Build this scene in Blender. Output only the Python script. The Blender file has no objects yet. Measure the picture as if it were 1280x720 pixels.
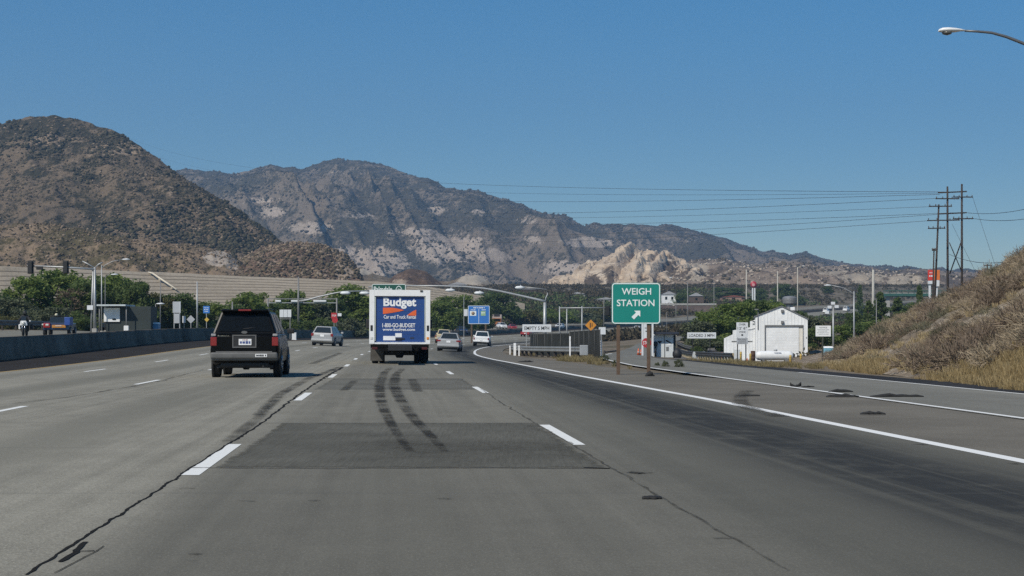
import bpy, bmesh, math, random
import numpy as np
from mathutils import Vector, Matrix
random.seed(7); RNG = np.random.default_rng(11)
SC = bpy.context.scene
COL = SC.collection
PI = math.pi
# ------------------------------------------------------------------ camera model (photo is 1280x720)
F = 1950.0; HOR = 418.0; EYE = 1.17
def P(px, py, Y): return Vector(((px-640)/F*Y, Y, EYE-(py-HOR)/F*Y))
def sm(a, b, x):
    t = np.clip((np.asarray(x, float)-a)/(b-a), 0, 1); return t*t*(3-2*t)
# ------------------------------------------------------------------ noise
def _hash(ix, iy, seed):
    h = (ix.astype(np.int64)*374761393 + iy.astype(np.int64)*668265263 + seed*1442695041) & 0x7fffffff
    h = (h ^ (h >> 13))*1274126177 & 0x7fffffff
    h = h ^ (h >> 16)
    return (h & 0xffff)/65535.0
def vn(x, y, seed=0):
    x = np.asarray(x, float); y = np.asarray(y, float)
    ix = np.floor(x); iy = np.floor(y); fx = x-ix; fy = y-iy
    ux = fx*fx*fx*(fx*(fx*6-15)+10); uy = fy*fy*fy*(fy*(fy*6-15)+10)
    a = _hash(ix, iy, seed); b = _hash(ix+1, iy, seed); c = _hash(ix, iy+1, seed); d = _hash(ix+1, iy+1, seed)
    return (a*(1-ux)+b*ux)*(1-uy)+(c*(1-ux)+d*ux)*uy
def fbm(x, y, o=4, seed=0, g=.5):
    s = 0; a = 1; n = 0
    for k in range(o):
        s = s+a*vn(x*2**k+17.3*k, y*2**k-9.1*k, seed+k); n += a; a *= g
    return s/n
def ridged(x, y, o=4, seed=0, g=.5):
    s = 0; a = 1; n = 0
    for k in range(o):
        s = s+a*(1-abs(2*vn(x*2**k+5.7*k, y*2**k+3.1*k, seed+k)-1)); n += a; a *= g
    return s/n
# ------------------------------------------------------------------ materials
def _new(name):
    m = bpy.data.materials.new(name); m.use_nodes = True
    nt = m.node_tree; b = nt.nodes['Principled BSDF']; return m, nt, b
def lk(nt, a, b): nt.links.new(a, b)
def inp(nt, sock, v):
    if hasattr(v, 'is_output') or isinstance(v, bpy.types.NodeSocket): nt.links.new(v, sock)
    else: sock.default_value = v
def nmath(nt, op, a, b=0.0, clamp=False):
    n = nt.nodes.new('ShaderNodeMath'); n.operation = op; n.use_clamp = clamp
    inp(nt, n.inputs[0], a); inp(nt, n.inputs[1], b); return n.outputs[0]
def c4(c): return (c[0], c[1], c[2], 1)
def nmix(nt, f, a, b, mode='MIX'):
    n = nt.nodes.new('ShaderNodeMix'); n.data_type = 'RGBA'; n.blend_type = mode
    inp(nt, n.inputs[0], f)
    inp(nt, n.inputs[6], c4(a) if isinstance(a, tuple) else a); inp(nt, n.inputs[7], c4(b) if isinstance(b, tuple) else b)
    return n.outputs[2]
def nramp(nt, f, *stops):
    n = nt.nodes.new('ShaderNodeValToRGB'); e = n.color_ramp.elements
    while len(e) < len(stops): e.new(.5)
    for k, (p, c) in enumerate(stops):
        e[k].position = p; e[k].color = c4(c) if isinstance(c, tuple) else (c, c, c, 1)
    lk(nt, f, n.inputs[0]); return n.outputs[0]
def ncoord(nt, kind='Object', scale=(1, 1, 1), rot=(0, 0, 0)):
    t = nt.nodes.new('ShaderNodeTexCoord'); m = nt.nodes.new('ShaderNodeMapping')
    lk(nt, t.outputs[kind], m.inputs[0]); m.inputs['Scale'].default_value = scale; m.inputs['Rotation'].default_value = rot
    return m.outputs[0]
def npos(nt, scale=(1, 1, 1), rot=(0, 0, 0)):
    t = nt.nodes.new('ShaderNodeNewGeometry'); m = nt.nodes.new('ShaderNodeMapping')
    lk(nt, t.outputs['Position'], m.inputs[0]); m.inputs['Scale'].default_value = scale; m.inputs['Rotation'].default_value = rot
    return m.outputs[0]
def nnoise(nt, vec, scale, detail=4, rough=.55, dist=0):
    n = nt.nodes.new('ShaderNodeTexNoise'); lk(nt, vec, n.inputs['Vector'])
    n.inputs['Scale'].default_value = scale; n.inputs['Detail'].default_value = detail
    n.inputs['Roughness'].default_value = rough; n.inputs['Distortion'].default_value = dist
    return n.outputs[0]
def nbump(nt, b, h, strength, dist):
    n = nt.nodes.new('ShaderNodeBump'); n.inputs['Strength'].default_value = strength; n.inputs['Distance'].default_value = dist
    lk(nt, h, n.inputs['Height']); lk(nt, n.outputs[0], b.inputs['Normal'])
def ss(nt, x, lo, hi):
    n = nt.nodes.new('ShaderNodeMapRange'); n.interpolation_type = 'SMOOTHSTEP'
    inp(nt, n.inputs[0], x); n.inputs[1].default_value = lo; n.inputs[2].default_value = hi; return n.outputs[0]
MATS = {}
def paint(name, col, rough=.5, metal=0.0, var=.12, scale=3.0, coat=0.0, spec=.5, bump=0.0):
    """general procedural finish: base colour broken up by two noises (dust, wear)"""
    if name in MATS: return MATS[name]
    m, nt, b = _new(name)
    v = ncoord(nt)
    n1 = nnoise(nt, v, scale, 5, .6); n2 = nnoise(nt, v, scale*9, 3, .6)
    f = nmath(nt, 'ADD', nmath(nt, 'MULTIPLY', n1, .7), nmath(nt, 'MULTIPLY', n2, .3))
    lo = tuple(max(0, x*(1-var*1.6)) for x in col); hi = tuple(min(1, x*(1+var*1.2)) for x in col)
    lk(nt, nramp(nt, f, (.3, lo), (.7, hi)), b.inputs['Base Color'])
    b.inputs['Roughness'].default_value = rough; b.inputs['Metallic'].default_value = metal
    b.inputs['Coat Weight'].default_value = coat; b.inputs['Coat Roughness'].default_value = .08
    b.inputs['Specular IOR Level'].default_value = spec
    if bump: nbump(nt, b, n2, .5, bump)
    MATS[name] = m; return m
# ------------------------------------------------------------------ object helpers
def tag(o, label=None, cat=None, group=None, kind=None):
    if label: o['label'] = label
    if cat: o['category'] = cat
    if group: o['group'] = group
    if kind: o['kind'] = kind
    return o
def thing(name, label, cat, loc=(0, 0, 0), rz=0.0, group=None, tilt=(0, 0)):
    o = bpy.data.objects.new(name, None); COL.objects.link(o); o.empty_display_size = .2
    o.location = loc; o.rotation_euler = (tilt[0], tilt[1], rz)
    return tag(o, label, cat, group)
def mesh_np(name, V, Fc, mat=None, parent=None, uv=None, smooth=True, attrs=None):
    V = np.asarray(V, np.float32); Fc = np.asarray(Fc, np.int32); k = Fc.shape[1]; n = len(Fc)
    me = bpy.data.meshes.new(name)
    me.vertices.add(len(V)); me.vertices.foreach_set('co', V.ravel())
    me.loops.add(n*k); me.loops.foreach_set('vertex_index', Fc.ravel())
    me.polygons.add(n); me.polygons.foreach_set('loop_start', np.arange(0, n*k, k, dtype=np.int32))
    me.polygons.foreach_set('loop_total', np.full(n, k, np.int32))
    if smooth: me.polygons.foreach_set('use_smooth', np.ones(n, bool))
    if uv is not None:
        l = me.uv_layers.new(name='UVMap'); l.data.foreach_set('uv', np.asarray(uv, np.float32)[Fc.ravel()].ravel())
    for nm, val in (attrs or {}).items():
        a = me.attributes.new(nm, 'FLOAT', 'POINT'); a.data.foreach_set('value', np.asarray(val, np.float32).ravel())
    me.update(); me.validate()
    if mat: me.materials.append(mat)
    o = bpy.data.objects.new(name, me); COL.objects.link(o)
    if parent: o.parent = parent
    return o
class MB:
    """collects shapes; build() links them as ONE mesh object"""
    def __init__(s): s.bm = bmesh.new()
    def box(s, c, d, rz=0, bev=0, rx=0, ry=0):
        M = Matrix.Translation(c) @ Matrix.Rotation(rz, 4, 'Z') @ Matrix.Rotation(ry, 4, 'Y') @ Matrix.Rotation(rx, 4, 'X') @ Matrix.Diagonal((d[0], d[1], d[2], 1))
        r = bmesh.ops.create_cube(s.bm, size=1, matrix=M)
        if bev:
            es = list({e for v in r['verts'] for e in v.link_edges})
            bmesh.ops.bevel(s.bm, geom=es, offset=bev, segments=2, affect='EDGES', profile=.6)
        return s
    def cyl(s, a, b, r0, r1=None, n=12, cap=True):
        a = Vector(a); b = Vector(b); r1 = r0 if r1 is None else r1; d = b-a
        q = d.to_track_quat('Z', 'Y')
        def ring(c, r): return [s.bm.verts.new(c+q @ Vector((r*math.cos(2*PI*k/n), r*math.sin(2*PI*k/n), 0))) for k in range(n)]
        A = ring(a, r0); B = ring(b, r1)
        for k in range(n):
            f = s.bm.faces.new((A[k], A[(k+1) % n], B[(k+1) % n], B[k])); f.smooth = n > 6
        if cap: s.bm.faces.new(A[::-1]); s.bm.faces.new(B)
        return s
    def tube(s, pts, r, n=8, r1=None):
        pts = [Vector(p) for p in pts]; prev = None; L = len(pts); first = None
        for i, p in enumerate(pts):
            d = (pts[min(i+1, L-1)]-pts[max(i-1, 0)]).normalized(); q = d.to_track_quat('Z', 'Y')
            rr = r if r1 is None else r+(r1-r)*i/(L-1)
            R = [s.bm.verts.new(p+q @ Vector((rr*math.cos(2*PI*k/n), rr*math.sin(2*PI*k/n), 0))) for k in range(n)]
            if prev:
                for k in range(n):
                    f = s.bm.faces.new((prev[k], prev[(k+1) % n], R[(k+1) % n], R[k])); f.smooth = True
            else: s.bm.faces.new(R[::-1])
            prev = R
        s.bm.faces.new(prev); return s
    def lathe(s, prof, c=(0, 0, 0), axis='Z', n=20):
        c = Vector(c); prev = None
        for (r, h) in prof:
            R = []
            for k in range(n):
                a = 2*PI*k/n; u, v = r*math.cos(a), r*math.sin(a)
                R.append(s.bm.verts.new(c+Vector({'Z': (u, v, h), 'X': (h, u, v), 'Y': (u, h, v)}[axis])))
            if prev:
                for k in range(n):
                    f = s.bm.faces.new((prev[k], prev[(k+1) % n], R[(k+1) % n], R[k])); f.smooth = True
            else: s.bm.faces.new(R)
            prev = R
        s.bm.faces.new(prev); return s
    def prism(s, poly, a, b, axis='Y'):
        """polygon in the plane across `axis`, extruded from a to b"""
        def v(p, h): return s.bm.verts.new({'Y': (p[0], h, p[1]), 'X': (h, p[0], p[1]), 'Z': (p[0], p[1], h)}[axis])
        A = [v(p, a) for p in poly]; B = [v(p, b) for p in poly]; n = len(poly)
        for k in range(n): s.bm.faces.new((A[k], A[(k+1) % n], B[(k+1) % n], B[k]))
        s.bm.faces.new(A[::-1]); s.bm.faces.new(B); return s
    def loft(s, rings, smooth=True, cap=True):
        prev = None
        for R in rings:
            R = [s.bm.verts.new(p) for p in R]
            if prev:
                n = len(R)
                for k in range(n):
                    f = s.bm.faces.new((prev[k], prev[(k+1) % n], R[(k+1) % n], R[k])); f.smooth = smooth
            elif cap: s.bm.faces.new(R[::-1])
            prev = R
        if cap: s.bm.faces.new(prev)
        return s
    def hexa(s, q0, q1, bev=0):
        vs = [s.bm.verts.new(p) for p in list(q0)+list(q1)]
        fs = [(3, 2, 1, 0), (4, 5, 6, 7)]+[(k, (k+1) % 4, 4+(k+1) % 4, 4+k) for k in range(4)]
        for f in fs: s.bm.faces.new([vs[k] for k in f])
        if bev: bmesh.ops.bevel(s.bm, geom=list({e for v in vs for e in v.link_edges}), offset=bev, segments=2, affect='EDGES', profile=.6)
        return s
    def face(s, pts): s.bm.faces.new([s.bm.verts.new(p) for p in pts]); return s
    def panel(s, pts, th):
        """thin solid from a planar polygon, thickness along its normal"""
        pts = [Vector(p) for p in pts]; nrm = (pts[1]-pts[0]).cross(pts[2]-pts[0]).normalized()
        A = [s.bm.verts.new(p) for p in pts]; B = [s.bm.verts.new(p+nrm*th) for p in pts]; n = len(pts)
        s.bm.faces.new(A[::-1]); s.bm.faces.new(B)
        for k in range(n): s.bm.faces.new((A[k], A[(k+1) % n], B[(k+1) % n], B[k]))
        return s
    def build(s, name, mat, parent=None, smooth=False):
        bmesh.ops.recalc_face_normals(s.bm, faces=s.bm.faces)
        me = bpy.data.meshes.new(name); s.bm.to_mesh(me); s.bm.free()
        if smooth:
            for p in me.polygons: p.use_smooth = True
        if mat: me.materials.append(mat)
        o = bpy.data.objects.new(name, me); COL.objects.link(o)
        if parent: o.parent = parent
        return o
def copy_tree(o, parent=None):
    c = o.copy(); COL.objects.link(c)
    if parent: c.parent = parent; c.matrix_parent_inverse = o.matrix_parent_inverse
    for ch in [x for x in bpy.data.objects if x.parent == o]: copy_tree(ch, c)
    return c
def lettering(name, txt, mat, parent, c, w, h, bold=0.0, depth=.004):
    """text as a mesh, facing -Y, fitted to a w x h box centred at c (local)"""
    cu = bpy.data.curves.new(name, 'FONT'); cu.body = txt; cu.extrude = .01; cu.offset = bold; cu.resolution_u = 3
    t = bpy.data.objects.new(name, cu); COL.objects.link(t); bpy.context.view_layer.update()
    me = bpy.data.meshes.new_from_object(t.evaluated_get(bpy.context.evaluated_depsgraph_get()))
    bpy.data.objects.remove(t); bpy.data.curves.remove(cu)
    co = np.empty(len(me.vertices)*3, np.float32); me.vertices.foreach_get('co', co); co = co.reshape(-1, 3)
    lo = co.min(0); hi = co.max(0); ct = (lo+hi)/2; sz = hi-lo
    out = np.empty_like(co)
    out[:, 0] = (co[:, 0]-ct[0])/sz[0]*w+c[0]; out[:, 2] = (co[:, 1]-ct[1])/sz[1]*h+c[2]; out[:, 1] = c[1]-(co[:, 2]/.02)*depth-depth/2
    me.vertices.foreach_set('co', out.ravel()); me.update(); me.name = name
    me.materials.clear(); me.materials.append(mat)
    o = bpy.data.objects.new(name, me); COL.objects.link(o); o.parent = parent
    return o
def strokes(name, mat, parent, rows, y, seed=1, depth=.004, h=.5):
    """illegible small print: rows of (x0,x1,z,height) broken into short strokes"""
    r = random.Random(seed); mb = MB()
    for (x0, x1, z, hh) in rows:
        x = x0
        while x < x1:
            w = min(r.uniform(.5, 1.3)*hh, x1-x)
            if w > hh*.2: mb.box((x+w/2, y-depth/2, z), (w, depth, hh*r.uniform(.75, 1)))
            x += w+hh*r.choice((.25, .25, .7))
    return mb.build(name, mat, parent)
# ------------------------------------------------------------------ terrain functions
PY = [-50, 0, 60, 250, 335, 400, 550, 720, 900, 1200, 3000]
PZ = [0, 0, 0, 0, .3, 1.5, 4.3, 12.5, 21, 30, 40]
_py = np.linspace(-50, 3000, 1526); _pz = np.interp(_py, PY, PZ)
_k = np.hanning(61); _k /= _k.sum(); _pz = np.convolve(np.pad(_pz, 30, 'edge'), _k, 'valid')
def prof(y): return np.interp(y, _py, _pz)
def axis(y):
    y = np.asarray(y, float); t = np.maximum(0, y-80); return -.0774*y+np.where(t < 800, t*t/1800, 800*800/1800+(t-800)*.889)
def daxis(y): return float(axis(y+.5)-axis(y-.5))
def bank(y): return .046*sm(45, 135, y)
WY = [-50, 45, 75, 105, 150, 178, 200, 260, 300, 400, 550, 720, 900, 3000]
WZ = [0, 0, -.6, -1.0, -1.25, -.7, .25, .9, 1.0, 2.2, 5, 12.5, 20, 36]
def G(x, y):
    x = np.asarray(x, float); y = np.asarray(y, float)
    lat = x-axis(y); b = bank(y)
    z = prof(y)-b*np.clip(lat, -36, 9)
    w = sm(13, 31, lat)
    z = z*(1-w)+np.interp(y, WY, WZ)*w
    z = z+.02*np.clip(-lat-40, 0, 200)*sm(120, 300, y)*(1-sm(300, 450, y))+.1*np.clip(-lat-38, 0, 60)*sm(330, 450, y)
    return z
def Gs(x, y): return float(G(x, y))
def hit(px, py):
    """where the sight line through a photo pixel meets the ground"""
    Y = 60.0; lo, hi = 3.0, 600.0
    for k in range(60):
        Y = (lo+hi)/2; p = P(px, py, Y)
        if p.z > Gs(p.x, Y): lo = Y
        else: hi = Y
    p = P(px, py, Y); return Vector((p.x, Y, Gs(p.x, Y)))
def at(px, Y, dz=0): x = (px-640)/F*Y; return Vector((x, Y, Gs(x, Y)+dz))
def grid_faces(nr, nc):
    i = np.arange((nr-1)*nc).reshape(nr-1, nc)[:, :-1].ravel()
    return np.stack([i, i+1, i+nc+1, i+nc], 1)
def strip(name, l0, l1, y0, y1, dy, nl, dz, mat, parent=None, ctr=axis):
    """road sheet draped on the ground; UV = (lateral metres, distance metres)"""
    ys = np.arange(y0, y1+dy*.5, dy); ys[-1] = y1
    L0 = l0(ys) if callable(l0) else np.full(len(ys), l0); L1 = l1(ys) if callable(l1) else np.full(len(ys), l1)
    t = np.linspace(0, 1, nl)
    lat = L0[:, None]*(1-t)+L1[:, None]*t; Yg = np.repeat(ys[:, None], nl, 1); X = ctr(Yg)+lat
    Z = G(X, Yg)+dz
    V = np.stack([X, Yg, Z], -1).reshape(-1, 3)
    return mesh_np(name, V, grid_faces(len(ys), nl), mat, parent, uv=np.stack([lat, Yg], -1).reshape(-1, 2))
def path_strip(name, pts, w0, w1, dz, mat, parent=None, nl=5, step=1.0, jag=0.0, seed=3):
    """sheet along a polyline on the ground, from w0 to w1 metres to the right of it"""
    pts = np.array([(p[0], p[1]) for p in pts], float)
    s = np.r_[0, np.cumsum(np.hypot(*np.diff(pts, axis=0).T))]
    n = max(2, int(s[-1]/step)+1); q = np.linspace(0, s[-1], n)
    X = np.interp(q, s, pts[:, 0]); Y = np.interp(q, s, pts[:, 1])
    for _ in range(3 if jag == 0 and n > 8 else 0):
        X[1:-1] = (X[:-2]+2*X[1:-1]+X[2:])/4; Y[1:-1] = (Y[:-2]+2*Y[1:-1]+Y[2:])/4
    dx = np.gradient(X); dyy = np.gradient(Y); l = np.hypot(dx, dyy)+1e-9; nx = dyy/l; ny = -dx/l
    W0 = np.interp(q/s[-1], np.linspace(0, 1, len(w0)), w0) if hasattr(w0, '__len__') else np.full(n, w0)
    W1 = np.interp(q/s[-1], np.linspace(0, 1, len(w1)), w1) if hasattr(w1, '__len__') else np.full(n, w1)
    if jag:
        r = np.random.default_rng(seed); W0 = W0-jag*r.random(n)*abs(W1-W0)-jag*.5*(r.random(n)-.5)*abs(W1-W0); W1 = W1+jag*r.random(n)*abs(W1-W0)
        sh = jag*.6*np.convolve(r.normal(0, 1, n), np.ones(3)/3, 'same')*abs(W1-W0); W0 = W0+sh; W1 = W1+sh
    t = np.linspace(0, 1, nl); W = W0[:, None]*(1-t)+W1[:, None]*t
    XX = X[:, None]+nx[:, None]*W; YY = Y[:, None]+ny[:, None]*W
    Z = G(XX, YY)+dz; V = np.stack([XX, YY, Z], -1).reshape(-1, 3)
    U = np.stack([np.repeat(t[None], n, 0), np.repeat(q[:, None]/1.0, nl, 1)], -1).reshape(-1, 2)
    return mesh_np(name, V, grid_faces(n, nl), mat, parent, uv=U)
# ------------------------------------------------------------------ world, sun, camera
EL, AZ = 44.0, 218.0
w = bpy.data.worlds.new('World'); SC.world = w; w.use_nodes = True
sk = w.node_tree.nodes.new('ShaderNodeTexSky'); sk.sky_type = 'NISHITA'; sk.sun_disc = False
sk.sun_elevation = math.radians(EL); sk.sun_rotation = math.radians(AZ); sk.altitude = 900
sk.air_density = 1.0; sk.dust_density = .6; sk.ozone_density = 2.2
hs = w.node_tree.nodes.new('ShaderNodeHueSaturation'); hs.inputs['Saturation'].default_value = 1.5; hs.inputs['Hue'].default_value = .497
lk(w.node_tree, sk.outputs[0], hs.inputs['Color']); lk(w.node_tree, hs.outputs[0], w.node_tree.nodes['Background'].inputs[0]); w.node_tree.nodes['Background'].inputs[1].default_value = .098
sd = Vector((math.sin(math.radians(AZ))*math.cos(math.radians(EL)), math.cos(math.radians(AZ))*math.cos(math.radians(EL)), math.sin(math.radians(EL))))
sl = bpy.data.lights.new('sun', 'SUN'); sl.energy = 4.7; sl.angle = math.radians(.5); sl.color = (1, .93, .81)
so = bpy.data.objects.new('sun', sl); COL.objects.link(so); so.rotation_euler = sd.to_track_quat('Z', 'Y').to_euler(); so.location = sd*300
cam = bpy.data.cameras.new('camera'); cam.sensor_width = 36; cam.lens = F/1280*36; cam.shift_y = (HOR-360)/1280
cam.clip_start = .1; cam.clip_end = 20000
co = bpy.data.objects.new('camera', cam); COL.objects.link(co); co.location = (0, 0, EYE); co.rotation_euler = (PI/2, 0, 0); SC.camera = co
SC.view_settings.view_transform = 'Standard'; SC.view_settings.look = 'None'; SC.view_settings.gamma = 1; SC.view_settings.exposure = 0
SC.view_settings.use_curve_mapping = False
SC.render.engine = 'CYCLES'; SC.cycles.use_denoising = False; SC.cycles.max_bounces = 6; SC.cycles.volume_bounces = 0
try: SC.cycles.denoiser = 'OPENIMAGEDENOISE'
except Exception: pass
# ================================================================== SETTING: ground, roads
def mat_ground():
    m, nt, b = _new('dry_ground'); v = npos(nt)
    a = nnoise(nt, v, .06, 6, .6); d = nnoise(nt, v, 1.3, 5, .65); e = nnoise(nt, v, 14, 3, .6)
    c1 = nramp(nt, d, (.3, (.12, .095, .068)), (.5, (.20, .163, .118)), (.72, (.29, .24, .17)))
    c2 = nramp(nt, d, (.3, (.06, .058, .034)), (.7, (.15, .125, .075)))
    c = nmix(nt, ss(nt, a, .46, .6), c1, c2); c = nmix(nt, nmath(nt, 'MULTIPLY', e, .5), c, (.10, .085, .065))
    lk(nt, c, b.inputs['Base Color']); b.inputs['Roughness'].default_value = .95; b.inputs['Specular IOR Level'].default_value = .15
    nbump(nt, b, e, .6, .06); return m
pxs = np.r_[np.arange(-1500, -200, 60), np.arange(-200, 1500, 14), np.arange(1500, 2900, 60)]
rows = np.r_[np.geomspace(2.5, 60, 60), np.geomspace(60, 700, 170)[1:], np.geomspace(700, 6000, 40)[1:]]
PXg, Yg = np.meshgrid(pxs, rows); Xg = (PXg-640)/F*Yg
Zg = G(Xg, Yg)-.06
lat = Xg-axis(Yg); offroad = np.clip(np.maximum(sm(8.6, 14, lat), sm(-37, -45, lat)), 0, 1)
Zg = Zg+offroad*(fbm(Xg*.12, Yg*.12, 3, 5)-.62)*.25*sm(20, 60, Yg)
Zg = Zg-sm(1500, 3500, Yg)*60
ground = tag(mesh_np('ground', np.stack([Xg, Yg, Zg], -1).reshape(-1, 3), grid_faces(len(rows), len(pxs)), mat_ground()), kind='structure')

def mat_concrete(name='road_concrete', base=(.248, .234, .192), dark=(.105, .103, .084), right=True):
    m, nt, b = _new(name)
    uvn = nt.nodes.new('ShaderNodeUVMap'); sp = nt.nodes.new('ShaderNodeSeparateXYZ'); lk(nt, uvn.outputs[0], sp.inputs[0])
    U, V = sp.outputs[0], sp.outputs[1]
    def uvmap(s):
        mp = nt.nodes.new('ShaderNodeMapping'); lk(nt, uvn.outputs[0], mp.inputs[0]); mp.inputs['Scale'].default_value = (s[0], s[1], 1); return mp.outputs[0]
    big = nnoise(nt, uvmap((.25, .05)), 1, 5, .6); mid = nnoise(nt, uvmap((1.2, .16)), 1, 6, .65)
    streak = nnoise(nt, uvmap((5.5, .05)), 1, 4, .6); fine = nnoise(nt, uvmap((26, 20)), 1, 4, .8); speck = nnoise(nt, uvmap((70, 60)), 1, 2, .5)
    f = nmath(nt, 'ADD', nmath(nt, 'MULTIPLY', big, .35), nmath(nt, 'ADD', nmath(nt, 'MULTIPLY', mid, .25), nmath(nt, 'MULTIPLY', streak, .4)))
    lo = tuple(x*.62 for x in base); hi = tuple(x*1.28 for x in base)
    blot = nnoise(nt, uvmap((1.6, 1.1)), 1, 6, .72); f = nmath(nt, 'ADD', nmath(nt, 'MULTIPLY', f, .72), nmath(nt, 'MULTIPLY', blot, .28))
    c = nramp(nt, f, (.38, lo), (.5, base), (.60, hi))
    c = nmix(nt, nmath(nt, 'MULTIPLY', ss(nt, fine, .38, .68), .6), c, tuple(x*.62 for x in base))
    c = nmix(nt, nmath(nt, 'MULTIPLY', ss(nt, speck, .54, .70), .75), c, tuple(min(1, x*1.7) for x in base))
    # darker colour in the lanes right of the long seam, darkest on the nearest stretch
    wob = nmath(nt, 'MULTIPLY', nmath(nt, 'SUBTRACT', big, .5), 1.2)
    lane_dark = nmath(nt, 'MULTIPLY', ss(nt, nmath(nt, 'ADD', U, nmath(nt, 'MULTIPLY', wob, .5)), -2.0, -1.2), nmath(nt, 'SUBTRACT', .62, nmath(nt, 'MULTIPLY', ss(nt, nmath(nt, 'ADD', V, nmath(nt, 'MULTIPLY', wob, 2.0)), 9, 24), .27)))
    c = nmix(nt, lane_dark, c, (.086, .083, .071), 'MIX')
    c = nmix(nt, nmath(nt, 'MULTIPLY', ss(nt, nmath(nt, 'ADD', U, wob), 1.6, 2.6), .38), c, (.062, .064, .055))
    # oil and rubber band down the middle of each 3.7 m lane (a stain with its own shape)
    def band(center, half, amt, wob):
        x = nmath(nt, 'ABSOLUTE', nmath(nt, 'SUBTRACT', nmath(nt, 'ADD', U, nmath(nt, 'MULTIPLY', nmath(nt, 'SUBTRACT', mid, .5), wob)), center))
        return nmath(nt, 'MULTIPLY', nmath(nt, 'SUBTRACT', 1, ss(nt, x, half*.15, half)), nmath(nt, 'MULTIPLY', amt, nmath(nt, 'ADD', nmath(nt, 'MULTIPLY', ss(nt, streak, .25, .55), .6), nmath(nt, 'MULTIPLY', ss(nt, blot, .30, .54), .4))))
    for ctr, half, amt in ((-3.8, 1.0, .42), (-7.75, 1.0, .5), (-10.9, .8, .4), (.05, .8, .16), (4.3, 1.6, 1.0), (-1.2, .4, .12), (1.25, .4, .12)):
        c = nmix(nt, band(ctr, half, amt, .5), c, dark if ctr < 4 else (.036, .037, .036))
    # transverse joints every 4.6 m
    jt = nmath(nt, 'ABSOLUTE', nmath(nt, 'SUBTRACT', nmath(nt, 'FRACT', nmath(nt, 'DIVIDE', V, 4.6)), .5))
    c = nmix(nt, nmath(nt, 'MULTIPLY', nmath(nt, 'SUBTRACT', 1, ss(nt, jt, .001, .006)), .5), c, (.10, .10, .095))
    lk(nt, c, b.inputs['Base Color']); b.inputs['Roughness'].default_value = .92; b.inputs['Specular IOR Level'].default_value = .10
    nbump(nt, b, fine, .35, .01); return m
def mat_asphalt(name, base, var=.3, groove=0.0):
    m, nt, b = _new(name); v = npos(nt)
    a = nnoise(nt, v, .35, 5, .6); f = nnoise(nt, v, 9, 4, .7); s = nnoise(nt, v, 60, 2, .5)
    c = nramp(nt, a, (.3, tuple(x*(1-var) for x in base)), (.7, tuple(x*(1+var) for x in base)))
    c = nmix(nt, nmath(nt, 'MULTIPLY', f, .5), c, tuple(x*.6 for x in base))
    c = nmix(nt, nmath(nt, 'MULTIPLY', ss(nt, s, .58, .72), .5), c, tuple(min(1, x*2.0) for x in base))
    lk(nt, c, b.inputs['Base Color']); b.inputs['Roughness'].default_value = .95; b.inputs['Specular IOR Level'].default_value = .08
    h = s
    if groove == 2:
        uvn = nt.nodes.new('ShaderNodeUVMap'); sp = nt.nodes.new('ShaderNodeSeparateXYZ'); lk(nt, uvn.outputs[0], sp.inputs[0])
        gr = nnoise(nt, npos(nt, (30, 1.2, 1)), 1, 4, .7); c = nmix(nt, nmath(nt, 'MULTIPLY', ss(nt, gr, .42, .62), .35), c, tuple(x*.55 for x in base)); lk(nt, c, b.inputs['Base Color']); h = gr
        e = None
        for o_ in (0, 1):
            q = nmath(nt, 'SUBTRACT', .5, nmath(nt, 'ABSOLUTE', nmath(nt, 'SUBTRACT', sp.outputs[o_], .5))); e = q if e is None else nmath(nt, 'MINIMUM', e, q)
        wob = nmath(nt, 'MULTIPLY', nmath(nt, 'SUBTRACT', nnoise(nt, v, 3.5, 5, .7), .5), .10)
        lk(nt, nmath(nt, 'MULTIPLY', ss(nt, nmath(nt, 'ADD', e, wob), -.005, .035), ss(nt, nmath(nt, 'ADD', nmath(nt, 'MULTIPLY', f, .6), nmath(nt, 'MULTIPLY', a, .4)), .25, .48)), b.inputs['Alpha'])
    elif groove:
        wv = nt.nodes.new('ShaderNodeTexWave'); wv.bands_direction = 'X'; wv.inputs['Scale'].default_value = 14; wv.inputs['Distortion'].default_value = .6; lk(nt, v, wv.inputs[0]); h = wv.outputs['Fac']
        c2 = nmix(nt, nmath(nt, 'MULTIPLY', wv.outputs['Fac'], .12), c, tuple(x*.7 for x in base)); lk(nt, c2, b.inputs['Base Color'])
    nbump(nt, b, h, .5, .012); return m
def mat_faded(name, col, rough=.85, lo=.35, hi=.6, amt=1.0, feather=True, scale=(3, 1.2)):
    """paint or rubber on the road, worn through in patches and soft at its sides"""
    m, nt, b = _new(name); b.inputs['Roughness'].default_value = rough; b.inputs['Specular IOR Level'].default_value = .06
    v = npos(nt); n = nnoise(nt, v, scale[0], 5, .7); n2 = nnoise(nt, v, 25, 3, .7)
    lk(nt, nmix(nt, nmath(nt, 'MULTIPLY', n2, .5), col, tuple(x*.7 for x in col)), b.inputs['Base Color'])
    a = ss(nt, nmath(nt, 'ADD', nmath(nt, 'MULTIPLY', n, .6), nmath(nt, 'MULTIPLY', n2, .4)), lo, hi)
    if feather:
        stk = nnoise(nt, ncoord(nt, 'UV', (7, .35, 1)), 1, 3, .6); a = nmath(nt, 'MULTIPLY', a, ss(nt, stk, .18, .46))
        uvn = nt.nodes.new('ShaderNodeUVMap'); sp = nt.nodes.new('ShaderNodeSeparateXYZ'); lk(nt, uvn.outputs[0], sp.inputs[0])
        e = nmath(nt, 'SUBTRACT', .5, nmath(nt, 'ABSOLUTE', nmath(nt, 'SUBTRACT', sp.outputs[0], .5)))
        a = nmath(nt, 'MULTIPLY', a, ss(nt, e, 0, .3))
    lk(nt, nmath(nt, 'MULTIPLY', a, amt), b.inputs['Alpha']); return m
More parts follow.
